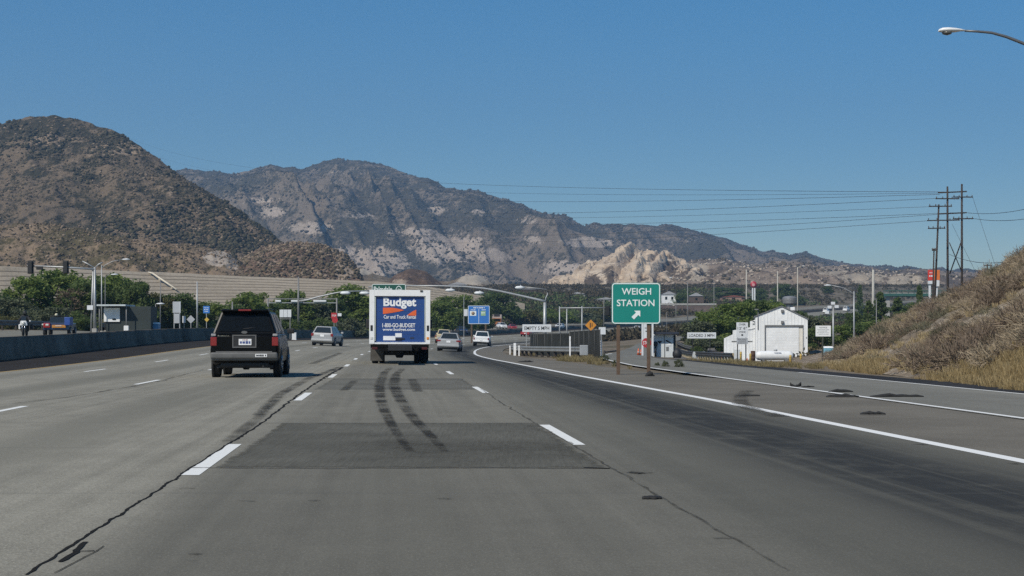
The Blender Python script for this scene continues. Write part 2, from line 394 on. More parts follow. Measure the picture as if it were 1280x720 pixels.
def edge_lat(y):
    # right edge of the traffic lanes, as the white line runs
    return np.interp(y, [0, 14, 28, 45, 60, 75, 95, 120, 160, 4000], [5.9, 5.9, 5.8, 5.35, 5.2, 5.1, 5.3, 5.6, 5.75, 5.75])
CON = mat_concrete()
freeway = tag(strip('freeway_road', -12.2, edge_lat, -25, 900, 2, 13, 0, CON), kind='structure')
tag(strip('opposing_road', -33.0, -17.2, -25, 900, 2, 8, .0, mat_concrete('old_concrete', (.205, .196, .162))), kind='structure')
tag(strip('median_shoulder', -17.2, -12.2, -25, 900, 2, 5, -.01, mat_asphalt('dark_asphalt', (.036, .032, .029))), kind='structure')
tag(strip('road_shoulder', edge_lat, lambda y: np.interp(y, [-30, 40, 50, 70, 900], [9.0, 9.0, 7.9, 8.0, 8.2]), -25, 900, 2, 4, -.01, mat_asphalt('brown_asphalt', (.168, .155, .130), .25)), kind='structure')
# exit ramp and the weigh-station lane it becomes
ramp_pts = [(axis(y)+l, y) for y, l in ((-25, 10.6), (0, 10.6), (15, 10.7), (30, 10.75), (48, 10.9))]
ramp_pts += [(6.6, 60), (6.7, 75), (7.3, 95), (8.9, 120), (11.2, 145), (14.6, 175), (19, 205), (28, 250), (52, 330)]
ramp = tag(path_strip('exit_ramp', ramp_pts, [-2.0]*3+[-2.1]*3, [1.75, 1.75, 1.75, 2.2, 2.4, 2.4], 0.0, mat_concrete('ramp_concrete', (.24, .234, .205)), nl=5, step=2), kind='structure')
rshould = tag(path_strip('ramp_shoulder', ramp_pts[:9], 1.75, [3.3, 3.3, 3.0, 2.6, 2.3], -.012, mat_asphalt('fresh_asphalt', (.038, .038, .040)), nl=3, step=2), kind='structure')
yard = tag(path_strip('station_yard', [(8.5, 100), (10.2, 120), (13, 145), (17, 172), (24, 200)], 2.2, [3, 9, 12, 12, 10], -.02, mat_asphalt('yard_asphalt', (.16, .15, .135)), nl=6, step=2), kind='structure')
# ---- paint
WP = mat_faded('white_road_paint', (.78, .78, .74), .7, .22, .40, 1, False, (6, 1))
WPo = mat_faded('white_road_paint_bright', (.80, .80, .77), .7, .12, .26, 1, False, (6, 1))
YP = mat_faded('yellow_road_paint', (.50, .33, .10), .7, .3, .55, .8, False)
def dash_rows(lat_of, first, n, period=14.63, length=3.66, w=.11):
    V = []; Fc = []; U = []
    for k in range(n):
        y0 = first+k*period; ys = np.linspace(y0, y0+length, 5)
        for i, y in enumerate(ys):
            for j, o in enumerate((-w/2, w/2)):
                x = float(axis(y)+lat_of(y)+o); V.append((x, y, Gs(x, y)+.003)); U.append((j, y))
        b0 = len(V)-10
        for i in range(4): Fc.append((b0+2*i, b0+2*i+1, b0+2*i+3, b0+2*i+2))
    return V, Fc, U
def lane_left(y): return np.interp(y, [0, 13, 40, 60, 100], [-1.67, -1.67, -1.65, -1.66, -1.7])
def lane_right(y): return np.interp(y, [0, 13, 20, 30, 41, 60, 100], [2.0, 2.0, 1.98, 1.9, 1.8, 1.76, 1.8])
for fn, first, n in ((lane_left, 12.95-14.63, 24), (lane_right, 16.5-14.63, 24), (lambda y: -5.97, 7.15-14.63, 24), (lambda y: -9.6, 19.5-14.6, 24)):
    V, Fc, U = dash_rows(fn, first, n, w=.15 if fn is lane_left else .13)
    mesh_np('lane_marking', V, Fc, WP, freeway, uv=U)
ed = strip('edge_line', lambda y: edge_lat(y)-.16, lambda y: edge_lat(y)+.02, -25, 420, 1.5, 2, .003, WPo, freeway)
strip('edge_line', -12.15, -12.0, -25, 420, 2, 2, .003, YP, freeway)
path_strip('edge_line', ramp_pts[:10], -1.95, -1.83, .003, WPo, ramp, nl=2, step=1.5)
path_strip('edge_line', ramp_pts[:5], 1.60, 1.70, .003, WP, ramp, nl=2, step=1.5)
# ---- things that have happened to the concrete
patch_m = mat_asphalt('grooved_patch', (.118, .114, .096), .4, 2)
def poly_sheet(name, pix, mat, parent, dz=.008, n=9):
    """four-cornered repair draped on the road; corners given near-left, near-right, far-right, far-left"""
    A, B, C, D = [hit(*p) for p in pix]; V = []; U = []
    for i in range(n):
        for j in range(n):
            s, t = j/(n-1), i/(n-1); p = (A*(1-s)+B*s)*(1-t)+(D*(1-s)+C*s)*t
            V.append((p.x, p.y, Gs(p.x, p.y)+dz)); U.append((s, t))
    return mesh_np(name, V, grid_faces(n, n), mat, parent, uv=U)
poly_sheet('concrete_patch', [(268, 585), (762, 586), (668, 529), (352, 529)], patch_m, freeway, .0015)
poly_sheet('concrete_patch', [(392, 487), (600, 487), (578, 473), (416, 473)], mat_asphalt('grey_patch', (.155, .150, .128), .2, 2), freeway, .0015)
skid_m = mat_faded('tyre_rubber_mark', (.036, .035, .033), .95, .40, .62, .82, True, (.9, 1))
skid2_m = mat_faded('faint_rubber_mark', (.055, .053, .048), .95, .36, .66, .7, True, (1.0, 1))
tar_m = mat_faded('tar_seal', (.020, .019, .018), .95, .18, .36, 1, False)
def px_ribbon(name, pix, wm, mat, dz, jag=0.0, step=.35, seed=3):
    pts = [hit(*p) for p in pix]
    if pts[0].y > pts[-1].y: pts = pts[::-1]; wm = wm[::-1] if hasattr(wm, '__len__') else wm
    w = np.array(wm if hasattr(wm, '__len__') else [wm, wm], float)/2
    return path_strip(name, pts, list(-w), list(w), dz, mat, freeway, nl=5 if not jag else 2, step=step, jag=jag, seed=seed)
px_ribbon('skid_mark', [(513, 565), (500, 548), (490, 533), (481, 515), (475, 497), (474, 482), (480, 466), (488, 460)], [.12, .2, .26, .3, .32, .3, .3], skid_m, .009)
px_ribbon('skid_mark', [(556, 565), (537, 544), (520, 527), (507, 510), (497, 494), (492, 481), (495, 468), (503, 461)], [.12, .22, .28, .32, .36, .3, .3], skid_m, .009)
px_ribbon('skid_mark', [(430, 488), (443, 476)], .25, skid2_m, .009); px_ribbon('skid_mark', [(522, 490), (515, 474)], .3, skid2_m, .009)
px_ribbon('skid_mark', [(390, 455), (426, 441)], .45, skid2_m, .009)
px_ribbon('skid_mark', [(322, 519), (350, 493), (385, 473), (412, 464), (424, 459)], [.22, .3, .3, .3, .3], skid_m, .009)
px_ribbon('skid_mark', [(285, 552), (325, 520), (345, 500)], .22, skid2_m, .009)
px_ribbon('tar_seam', [(32, 719), (75, 690), (120, 662), (165, 634), (205, 608), (238, 585)], .009, tar_m, .0035, .9, .07)
px_ribbon('tar_seam', [(236, 587), (290, 552), (330, 527), (352, 510), (375, 492), (405, 472), (428, 459)], [.013, .018, .026, .042, .05], tar_m, .004, .7, .16, 5)
px_ribbon('tar_seam', [(75, 703), (95, 690), (108, 678)], .022, tar_m, .0045, .5, .08); px_ribbon('tar_seam', [(68, 717), (100, 700), (122, 689), (130, 683)], .0045, tar_m, .0045, .5, .1)
px_ribbon('tar_seam', [(92, 690), (118, 689)], .016, tar_m, .005, .3, .05)
px_ribbon('tar_seam', [(0, 506), (40, 502), (75, 498), (130, 489), (200, 476), (255, 462)], [.06, .11, .08, .06], skid2_m, .0035, .5, .5)
px_ribbon('tar_seam', [(600, 486), (640, 512), (700, 547), (762, 585), (830, 624), (985, 714)], [.02, .028, .024, .016], skid2_m, .0035, .7, .2)
px_ribbon('tar_seam', [(730, 585), (762, 586)], .05, tar_m, .0045, .4, .05)
seam_m = mat_faded('joint_stain', (.07, .07, .068), .85, .3, .6, .6, False)
px_ribbon('tar_seam', [(240, 585), (420, 586), (600, 585), (760, 586)], .05, seam_m, .0035, .4, .1)
px_ribbon('tar_seam', [(330, 529), (500, 529), (668, 529)], .05, seam_m, .0035, .4, .1)
px_ribbon('skid_mark', [(935, 488), (926, 494), (925, 502), (936, 511), (975, 521)], .35, skid2_m, .003)
for k, (x, y, w_, l_) in enumerate(((243, 693, .2, .02), (240, 702, .17, .03), (308, 627, .12, .05), (816, 622, .15, .03), (797, 592, .14, .05), (1270, 580, .1, .03), (903, 674, .15, .02), (555, 624, .06, .02), (232, 611, .07, .02), (392, 626, .06, .02), (1150, 556, .14, .03), (660, 533, .1, .03))):
    p = hit(x, y); px_ribbon('oil_spot', [(x-8, y), (x, y-.5), (x+9, y+.3)], l_*2.2, skid_m if k in (1, 3, 4) else skid2_m, .0045, .6, .04, k)
# ---- kerb of the gore island
# ================================================================== HILLS
def mat_hill(name, brush, soil, rock, brush2=None, sc=1.0, rockamt=.5, bump=2.0, yk=.4):
    m, nt, b = _new(name); v = npos(nt, (1, yk, 1))
    at_ = nt.nodes.new('ShaderNodeAttribute'); at_.attribute_name = 'rock'; R = at_.outputs['Fac']
    n0 = nnoise(nt, v, .008*sc, 6, .65); n1 = nnoise(nt, v, .035*sc, 7, .7); n2 = nnoise(nt, v, .16*sc, 6, .8); n3 = nnoise(nt, v, .42*sc, 5, .85)
    c = nramp(nt, nmath(nt, 'ADD', nmath(nt, 'MULTIPLY', n2, .5), nmath(nt, 'MULTIPLY', n3, .5)), (.38, tuple(x*.55 for x in brush)), (.5, brush), (.62, brush2 or tuple(x*1.35 for x in brush)))
    f = nmath(nt, 'ADD', nmath(nt, 'MULTIPLY', n1, .36), nmath(nt, 'ADD', nmath(nt, 'MULTIPLY', n2, .40), nmath(nt, 'MULTIPLY', n3, .24)))
    c = nmix(nt, ss(nt, nmath(nt, 'ADD', f, nmath(nt, 'MULTIPLY', nmath(nt, 'SUBTRACT', n0, .5), .55)), .475, .545), c, soil)
    rk = nmath(nt, 'ADD', nmath(nt, 'MULTIPLY', R, rockamt), nmath(nt, 'MULTIPLY', nmath(nt, 'SUBTRACT', f, .5), 1.6))
    rc = nramp(nt, nmath(nt, 'ADD', nmath(nt, 'MULTIPLY', n3, .5), nmath(nt, 'MULTIPLY', n1, .5)), (.36, tuple(x*.6 for x in rock)), (.6, rock))
    c = nmix(nt, ss(nt, rk, .30, .42), c, rc)
    lk(nt, c, b.inputs['Base Color']); b.inputs['Roughness'].default_value = 1; b.inputs['Specular IOR Level'].default_value = .05
    nbump(nt, b, nmath(nt, 'ADD', n2, nmath(nt, 'MULTIPLY', n3, .4)), .8, bump/sc); return m
def hill(name, crest, base, dpx, nrow, mat, shape=1.2, amp=0.0, nscale=.004, seed=1, fine=0.0, skew=.3, blobs=(), back=1.6, ny=1.0, rough_top=0.0, rowpow=1.0, spur=None):
    """terrain layer: crest = [(px, py, Y)], base = [(px, z, Y)]; a heightfield from the foot to the crest and over it"""
    cx = np.array(crest, float); bx = np.array(base, float)
    px = np.arange(cx[0, 0], cx[-1, 0]+dpx*.5, dpx); n = len(px)
    cpy = np.interp(px, cx[:, 0], cx[:, 1]); cY = np.interp(px, cx[:, 0], cx[:, 2])
    k = np.hanning(7); k /= k.sum()
    if rough_top: cpy = cpy+(fbm(px*.09, px*0, 4, seed+50)-.5)*rough_top
    bz = np.interp(px, bx[:, 0], bx[:, 1]); bY = np.interp(px, bx[:, 0], bx[:, 2])
    cz = EYE-(cpy-HOR)/F*cY
    t = np.r_[np.linspace(0, 1, nrow)**rowpow, 1+np.linspace(0, 1, 14)[1:]*(back-1)]
    T = np.repeat(t[:, None], n, 1); Y = bY+(cY-bY)*T; X = (px-640)/F*cY*(1)+0*T
    X = (px-640)/F*Y
    Tc = np.clip(T, 0, 1); H = bz+(cz-bz)*Tc**shape
    rg = ridged(X*nscale+Y*nscale*skew, Y*nscale*ny-X*nscale*skew*.3, 5, seed)-.5
    env = np.sin(PI*np.clip(Tc, 0, 1)**.8)
    H = H+amp*rg*env
    if spur:
        u = (np.repeat(px[None], len(t), 0)-(1-Tc)*spur[1]+40*(fbm(X*.002, Y*.0012, 3, seed+5)-.5))/spur[0]
        sp_ = 1-np.abs(2*(vn(u, u*0, seed+31))-1); sp2 = 1-np.abs(2*vn(u*2.7+3, Y*.0012, seed+33)-1)
        H = H+spur[2]*(.7*sp_+.3*sp2-.55)*np.sin(PI*Tc**.75)*(.6+.4*Tc)
    if fine:
        H = H+fine*(ridged(X*nscale*5, Y*nscale*5, 4, seed+9)-.6)*np.clip(T*4, 0, 1)*np.where(T < 1, np.clip((1-T)*12, .0, 1), .3)
    # nothing in front of the crest may stand above the crest's own sight line
    zmax = EYE+(cz-EYE)/cY*Y-.0035*Y*np.clip((1-T)*6, 0, 1)
    H = np.where(T < 1, np.minimum(H, zmax), H)
    H = np.where(T > 1, cz-(T-1)*(cz-bz)*1.1+(H-cz)*.15, H)
    PYs = HOR-(H-EYE)/Y*F; PX = np.repeat(px[None], len(t), 0)
    R = np.zeros_like(H)
    for (x, y, rx, ry, a) in blobs: R = np.maximum(R, a*np.exp(-((PX-x)/rx)**2-((PYs-y)/ry)**2))
    o = mesh_np(name, np.stack([X, Y, H], -1).reshape(-1, 3), grid_faces(len(t), n), mat, attrs={'rock': R.ravel()})
    return tag(o, kind='structure'), (px, cY, bY, X, Y, H)
# far mountain range
rng_crest = [(-500, 330, 3000), (60, 260, 2900), (180, 225, 2800), (232, 210, 2750), (246, 212, 2750), (290, 218, 2700), (312, 211, 2700), (340, 207, 2700), (372, 210, 2750), (388, 209, 2800), (405, 200, 2850), (425, 198, 2850), (452, 200, 2850),
 (480, 206, 2800), (510, 216, 2750), (535, 223, 2700), (558, 235, 2650), (575, 236, 2600), (600, 239, 2600), (640, 252, 2600), (680, 266, 2600), (708, 269, 2600), (730, 281, 2600), (760, 279, 2650), (800, 281, 2700), (840, 281, 2800), (880, 291, 2850),
 (920, 302, 2900), (945, 312, 2900), (985, 319, 2900), (1005, 316, 2900), (1040, 325, 2900), (1080, 332, 2900), (1120, 334, 2900), (1160, 336, 2900), (1240, 338, 2900), (1700, 345, 2900)]
rng_base = [(-500, 40, 1750), (300, 40, 1700), (700, 40, 1700), (900, 34, 1900), (1700, 34, 2100)]
M_RANGE = mat_hill('range_chaparral', (.085, .076, .056), (.23, .185, .14), (.52, .43, .35), (.10, .09, .066), .75, 1.0, 4)
rb = [(385, 285, 45, 10, .55), (340, 265, 30, 10, .5), (475, 325, 45, 22, .62), (560, 312, 60, 26, .6), (520, 290, 60, 8, .45), (615, 320, 30, 14, .55), (735, 303, 34, 7, .85), (665, 300, 20, 8, .5), (450, 270, 40, 10, .35), (545, 262, 18, 9, .5), (600, 265, 18, 8, .4),
 (660, 275, 25, 8, .4), (700, 335, 40, 14, .5), (455, 338, 50, 10, .75), (590, 345, 22, 8, .6), (430, 315, 20, 8, .6), (330, 250, 40, 9, .35), (420, 215, 30, 7, .3), (980, 335, 60, 10, .4), (1080, 345, 60, 8, .5), (880, 300, 40, 7, .3), (790, 290, 30, 5, .3)]
_, RNGH = hill('mountain_range', rng_crest, rng_base, 2.5, 230, M_RANGE, 1.15, 120, .0021, 3, 34, .75, rb, 1.35, .5, 5.0, spur=(80, 160, 165))
# left hill
lh_crest = [(-900, 330, 900), (-600, 250, 950), (-300, 190, 1000), (-120, 168, 1000), (0, 154, 1000), (38, 147, 1000), (70, 146, 1000), (100, 150, 1000), (140, 163, 980), (170, 180, 960), (200, 200, 940), (230, 221, 920), (262, 241, 900), (292, 259, 880), (322, 281, 860), (348, 300, 840), (362, 312, 830), (385, 335, 820), (420, 352, 810)]
lh_base = [(-900, 16, 640), (0, 20, 690), (200, 22, 710), (420, 24, 770)]
M_LH = mat_hill('hill_chaparral', (.050, .046, .031), (.165, .125, .086), (.36, .27, .19), (.095, .072, .045), 1.0, 1.0, 2)
_, LH = hill('left_hill', lh_crest, lh_base, 2.5, 200, M_LH, 1.1, 45, .006, 12, 9, .5, [(70, 175, 60, 14, .45), (150, 190, 70, 22, .35), (60, 210, 80, 20, .3), (220, 240, 50, 14, .35), (320, 300, 30, 12, .4), (160, 255, 120, 20, .25)], 1.4, .6, 3.0)
# foothill bench with the pale rock face, and the brown hillocks by the freeway
fh_crest = [(-900, 300, 540), (-300, 285, 560), (0, 280, 580), (60, 279, 580), (100, 287, 580), (150, 296, 580), (200, 303, 590), (250, 308, 600), (285, 316, 610), (302, 328, 620), (318, 346, 630)]
fh_base = [(-900, 14, 470), (0, 15, 490), (318, 16.5, 540)]
M_FH = mat_hill('foothill_soil', (.10, .082, .045), (.235, .172, .115), (.44, .37, .30), (.075, .072, .036), 1.6, 1.0, 1.2)
_, FH = hill('foothill', fh_crest, fh_base, 2.5, 110, M_FH, .9, 9, .018, 21, 4, .4, [(272, 323, 17, 10, 1.0), (110, 300, 40, 5, .35), (290, 330, 10, 8, .9)], 1.5, .8, 4.0)
M_HK = mat_hill('hillock_soil', (.105, .070, .048), (.20, .135, .095), (.36, .28, .21), (.15, .10, .07), 1.8, 1.0, 1.2)
hk_crest = [(258, 350, 690), (285, 336, 700), (305, 322, 700), (325, 311, 700), (350, 305, 700), (380, 303, 700), (408, 307, 700), (428, 316, 700), (442, 330, 700), (455, 348, 690)]
_, HK = hill('hillock', hk_crest, [(258, 18, 520), (455, 18, 560)], 2, 90, M_HK, .9, 9, .02, 31, 5, .4, [(430, 335, 14, 16, .85), (330, 330, 40, 12, .3)], 1.6, .8, 5.0)
h2_crest = [(465, 372, 880), (482, 358, 890), (492, 345, 900), (505, 337, 900), (520, 335, 900), (534, 340, 900), (548, 352, 890), (566, 366, 880)]
hill('hillock', h2_crest, [(465, 20, 760), (566, 21, 780)], 2, 60, M_HK, .9, 5, .02, 33, 4, .4, [(500, 352, 18, 5, .5)], 1.6, .8, 4.0)
h3_crest = [(405, 352, 1000), (440, 338, 1020), (452, 334, 1020), (466, 342, 1000), (500, 350, 1000), (560, 352, 1000), (580, 345, 1000), (596, 344, 1000), (612, 352, 1000), (640, 365, 1000), (690, 374, 1000)]
M_TAN = mat_hill('tan_slope', (.17, .13, .09), (.30, .25, .185), (.46, .40, .32), (.10, .085, .05), 1.6, 1.0, 1.0)
hill('tan_slope', h3_crest, [(405, 22, 820), (690, 22, 820)], 2.5, 70, M_TAN, .9, 6, .012, 41, 3, .4, [(590, 350, 18, 7, .8), (455, 340, 14, 6, .6)], 1.5, .8, 3.0)
# low scrub foothills right of the rocks
lf_crest = [(820, 345, 1500), (862, 326, 1500), (900, 323, 1520), (940, 330, 1550), (985, 327, 1580), (1030, 333, 1600), (1060, 331, 1620), (1110, 338, 1650), (1165, 337, 1700), (1230, 342, 1750), (1500, 345, 1800), (1800, 350, 1800)]
M_LF = mat_hill('scrub_slope', (.145, .11, .082), (.26, .20, .148), (.42, .35, .265), (.085, .072, .05), 1.0, 1.0, 1.5)
_, LF = hill('scrub_foothill', lf_crest, [(820, 24, 980), (1800, 26, 1100)], 2.5, 120, M_LF, .95, 26, .009, 51, 8, .45, [(870, 340, 16, 12, .9), (905, 340, 30, 6, .35), (1080, 347, 40, 10, .6), (1130, 350, 25, 10, .75), (1040, 340, 30, 5, .5), (980, 345, 30, 5, .4)], 1.4, .8, 4.0)
# pale tilted sandstone slabs
def sandstone():
    m, nt, b = _new('pale_sandstone'); v = npos(nt, rot=(0, math.radians(38), 0))
    n1 = nnoise(nt, v, .03, 7, .65); n2 = nnoise(nt, v, .14, 6, .7); n3 = nnoise(nt, npos(nt, (1, 1, 5), (0, math.radians(38), 0)), .05, 5, .6)
    f = nmath(nt, 'ADD', nmath(nt, 'MULTIPLY', n3, .5), nmath(nt, 'MULTIPLY', n1, .5))
    c = nramp(nt, f, (.34, (.29, .215, .15)), (.46, (.47, .37, .27)), (.60, (.60, .495, .375)))
    at_ = nt.nodes.new('ShaderNodeAttribute'); at_.attribute_name = 'brush'
    k = nmath(nt, 'ADD', at_.outputs['Fac'], nmath(nt, 'MULTIPLY', nmath(nt, 'SUBTRACT', n2, .5), 1.2))
    c = nmix(nt, ss(nt, k, .42, .58), c, (.105, .08, .058))
    lk(nt, c, b.inputs['Base Color']); b.inputs['Roughness'].default_value = 1; b.inputs['Specular IOR Level'].default_value = .05
    nbump(nt, b, nmath(nt, 'ADD', n2, n3), .7, 3); return m
def rocks():
    top = np.array([(672, 372), (678, 361), (686, 350), (700, 343), (716, 340), (724, 330), (734, 325), (748, 325), (760, 318), (770, 312), (778, 306), (788, 303), (796, 305), (804, 311), (812, 312), (822, 313), (832, 310), (842, 316), (852, 323), (866, 328), (880, 338), (900, 352), (925, 366)], float)
    px = np.arange(672, 925, 1.25); n = len(px); nr = 110
    t = np.linspace(0, 1, nr); tt = np.r_[t, 1.05, 1.2, 1.4]
    T = np.repeat(tt[:, None], n, 1); cY = 1290.; bY = 1120.
    cz = EYE-(np.interp(px, top[:, 0], top[:, 1])+(fbm(px*.16, px*0, 3, 77)-.5)*7-HOR)/F*cY; bz = 30.
    Y = bY+(cY-bY)*T; X = (px-640)/F*Y
    # tilted fins: gentle slab face on the left flank, steep broken flank on the right, rows of them one behind the other
    r = np.random.default_rng(17); H = bz+(cz-bz)*.62*np.clip(T, 0, 1)**.7; crack = np.zeros_like(H)
    fins = [(x, 1.0, t_, wl, wr) for x, t_, wl, wr in ((688, .9, 16, 9), (716, .9, 24, 9), (734, .92, 18, 6), (749, .95, 15, 6), (763, .95, 14, 6), (777, .97, 20, 7), (789, .98, 26, 10), (806, .95, 14, 7), (821, .95, 16, 7), (835, .97, 18, 8), (852, .95, 15, 8), (868, .92, 16, 11), (886, .9, 18, 14), (906, .9, 16, 18))]
    fins += [(684+200*r.random(), .28+.55*r.random(), .25+.6*r.random(), 12+20*r.random(), 4+6*r.random()) for _ in range(46)]
    PXc = np.repeat(px[None], len(tt), 0)
    for (x, hf, t_, wl, wr) in fins:
        ci = cz[np.argmin(abs(px-x))]-bz
        lean = (np.clip(T, 0, 1)-t_)*30+9*(fbm(T*7+x, PXc*.02, 3, int(x))-.5)
        d = PXc-x-lean; pr = np.where(d < 0, 1+d/(wl*1.2), 1-d/(wr*1.35)); g = np.clip(T/t_, 0, 1)**.55
        h = bz+ci*hf*g*np.clip(pr, 0, 1)**.30*(1+.09*(fbm(PXc*.15, T*14, 3, int(x)+3)-.5))
        H = np.where(pr > 0, np.maximum(H, h), H)
    wall = bz+(cz-bz)*(.90+.10*fbm(PXc*.12, T*3, 3, 12))*np.clip((T-.62)/.30, 0, 1)**.6; H = np.maximum(H, wall)
    blk = fbm(PXc*.10+T*4, T*16, 3, 71); H = H+np.round((H-bz)/9+blk*2.2)*9*.30-(H-bz)*.30-.30*9*blk.mean()*2.2
    H = H+6*(ridged(X*.035, Y*.035, 5, 66)-.6)*np.clip(T*5, 0, 1)
    zmax = EYE+(cz-EYE)/cY*Y-.001*Y; H = np.where(T < 1, np.minimum(H, zmax), H); H = np.where(T > 1, cz-(T-1)*90, H)
    PYs = HOR-(H-EYE)/Y*F; PX = np.repeat(px[None], len(tt), 0)
    B = .18*np.ones_like(H)+.16*(H < bz+(cz-bz)*.62*np.clip(T, 0, 1)**.7+3)
    for (x, y, rx, ry, a) in ((742, 352, 12, 9, .5), (762, 345, 7, 16, .34), (838, 335, 10, 14, .38), (858, 345, 12, 14, .3), (800, 350, 14, 6, .25), (880, 350, 14, 12, .5), (905, 358, 16, 12, .6), (690, 352, 4, 8, .2), (825, 350, 10, 8, .3)): B = np.maximum(B, .3+a*np.exp(-((PX-x)/rx)**2-((PYs-y)/ry)**2))
    o = mesh_np('sandstone_rocks', np.stack([X, Y, H], -1).reshape(-1, 3), grid_faces(len(tt), n), sandstone(), attrs={'brush': B.ravel()}, smooth=False)
    tag(o, kind='structure')
rocks()
# terraced tan levee along the left of the freeway
def levee():
    m, nt, b = _new('terraced_levee'); v = npos(nt)
    n1 = nnoise(nt, v, .05, 5, .6); n2 = nnoise(nt, v, .8, 4, .7)
    c = nramp(nt, nmath(nt, 'ADD', nmath(nt, 'MULTIPLY', n1, .6), nmath(nt, 'MULTIPLY', n2, .4)), (.35, (.29, .24, .175)), (.65, (.42, .355, .27)))
    at_ = nt.nodes.new('ShaderNodeAttribute'); at_.attribute_name = 'weeds'
    c = nmix(nt, ss(nt, nmath(nt, 'MULTIPLY', at_.outputs['Fac'], nmath(nt, 'ADD', n2, n1)), .25, .9), c, (.085, .066, .045))  # darker brown lines coloured along the edge of each bench
    lk(nt, c, b.inputs['Base Color']); b.inputs['Roughness'].default_value = 1; b.inputs['Specular IOR Level'].default_value = .1; nbump(nt, b, n2, .6, .3)
    px = np.arange(-700, 660, 6.); steps = 11; V = []; 
    top = np.interp(px, [-700, 0, 140, 300, 400, 470, 520, 560, 660], [328, 333, 338, 345, 349, 352, 356, 362, 380]); Yt = np.interp(px, [-700, 0, 300, 660], [330, 385, 450, 520])
    zt = EYE-(top-HOR)/F*Yt; rows_ = []
    Yb = Yt-34; zb = np.array([Gs((p-640)/F*y, y) for p, y in zip(px, Yb)])-.3
    prof_ = []
    for k in range(steps): prof_ += [(k/steps, k/steps), ((k+.12)/steps, (k+.18)/steps), ((k+.62)/steps, (k+.80)/steps)]
    prof_ += [(1, 1), (1.25, 1.0), (2.6, .9)]; wd = []
    for (a, h) in prof_:
        wob = (fbm(px*.03, px*0+a*7, 3, 91)-.5)*.28
        wd.append(np.full(len(px), 1.0 if abs((h*steps) % 1-.0) < .01 and 0 < h < 1 else 0.0)); Y = Yb+(Yt-Yb)*a; rows_.append(np.stack([(px-640)/F*Y, Y, zb+(zt-zb)*h+wob], -1))
    tag(mesh_np('levee', np.concatenate(rows_), grid_faces(len(rows_), len(px)), m, smooth=False, attrs={'weeds': np.concatenate(wd)}), kind='structure')
levee()
# dry embankment on the right of the ramp
EB_C = [(985, 462, 118), (1010, 455, 116), (1030, 450, 115), (1060, 436, 113), (1100, 413, 110), (1150, 388, 106), (1200, 363, 101), (1240, 343, 97), (1280, 318, 93), (1400, 245, 85), (1600, 170, 75), (2000, 60, 62), (2700, -60, 45)]
def eb_base(px):
    return np.interp(px, [985, 1010, 1030, 1060, 1100, 1150, 1200, 1280, 1400, 1600, 2000, 2700], [92, 76, 66, 57.5, 50, 44, 39.5, 34.2, 28.2, 21.5, 14.5, 9.5])
def mat_bank():
    m, nt, b = _new('embankment_soil'); v = npos(nt)
    n1 = nnoise(nt, v, .25, 6, .65); n2 = nnoise(nt, v, 2.2, 5, .7); n3 = nnoise(nt, v, 9, 3, .7)
    c = nramp(nt, nmath(nt, 'ADD', nmath(nt, 'MULTIPLY', n1, .5), nmath(nt, 'MULTIPLY', n2, .5)), (.36, (.15, .115, .08)), (.5, (.28, .225, .165)), (.60, (.50, .43, .345)))
    c = nmix(nt, nmath(nt, 'MULTIPLY', n3, .5), c, (.12, .10, .08))
    lk(nt, c, b.inputs['Base Color']); b.inputs['Roughness'].default_value = 1; b.inputs['Specular IOR Level'].default_value = .1; nbump(nt, b, nmath(nt, 'ADD', n2, n3), .9, .12); return m
_e = np.array(EB_C, float); epx = np.r_[np.arange(985, 1320, 4), np.arange(1320, 2701, 20)]
ecY = np.interp(epx, _e[:, 0], _e[:, 2]); ecz = EYE-(np.interp(epx, _e[:, 0], _e[:, 1])-HOR)/F*ecY; ebY = eb_base(epx)
def bank_z(t, k):
    """height and position on the slope: t 0 foot .. 1 crest, for column array index k"""
    Y = ebY[k]+(ecY[k]-ebY[k])*t; X = (epx[k]-640)/F*Y
    bz = G((epx[k]-640)/F*ebY[k], ebY[k])-.08
    tc = np.clip(t, 0, 1)
    # straight cut slope in world space: rise with horizontal distance from the foot, eased at the crest
    Z = bz+(ecz[k]-bz)*(tc**.82)
    Z = Z+(fbm(X*.22, Y*.14, 4, 71)-.5)*1.3*np.sin(PI*tc)+(fbm(X*.9, Y*.6, 3, 73)-.5)*.35*np.clip(tc*8, 0, 1)
    Z = np.where(t > 1, ecz[k]-(t-1)*.9*(ecz[k]-bz), Z)
    zmax = EYE+(ecz[k]-EYE)/ecY[k]*Y-.05*np.clip((1-t)*9, 0, 1)
    Z = np.where(t < 1, np.minimum(Z, np.where(ecz[k] > EYE-.6, zmax, 99)), Z)
    return X, Y, Z
et = np.r_[np.linspace(0, 1, 100), 1.08, 1.25, 1.5, 1.9]; ET, EK = np.meshgrid(et, np.arange(len(epx)), indexing='ij')
EX, EY, EZ = bank_z(ET, EK)
tag(mesh_np('embankment_slope', np.stack([EX, EY, EZ], -1).reshape(-1, 3), grid_faces(len(et), len(epx)), mat_bank()), kind='structure')

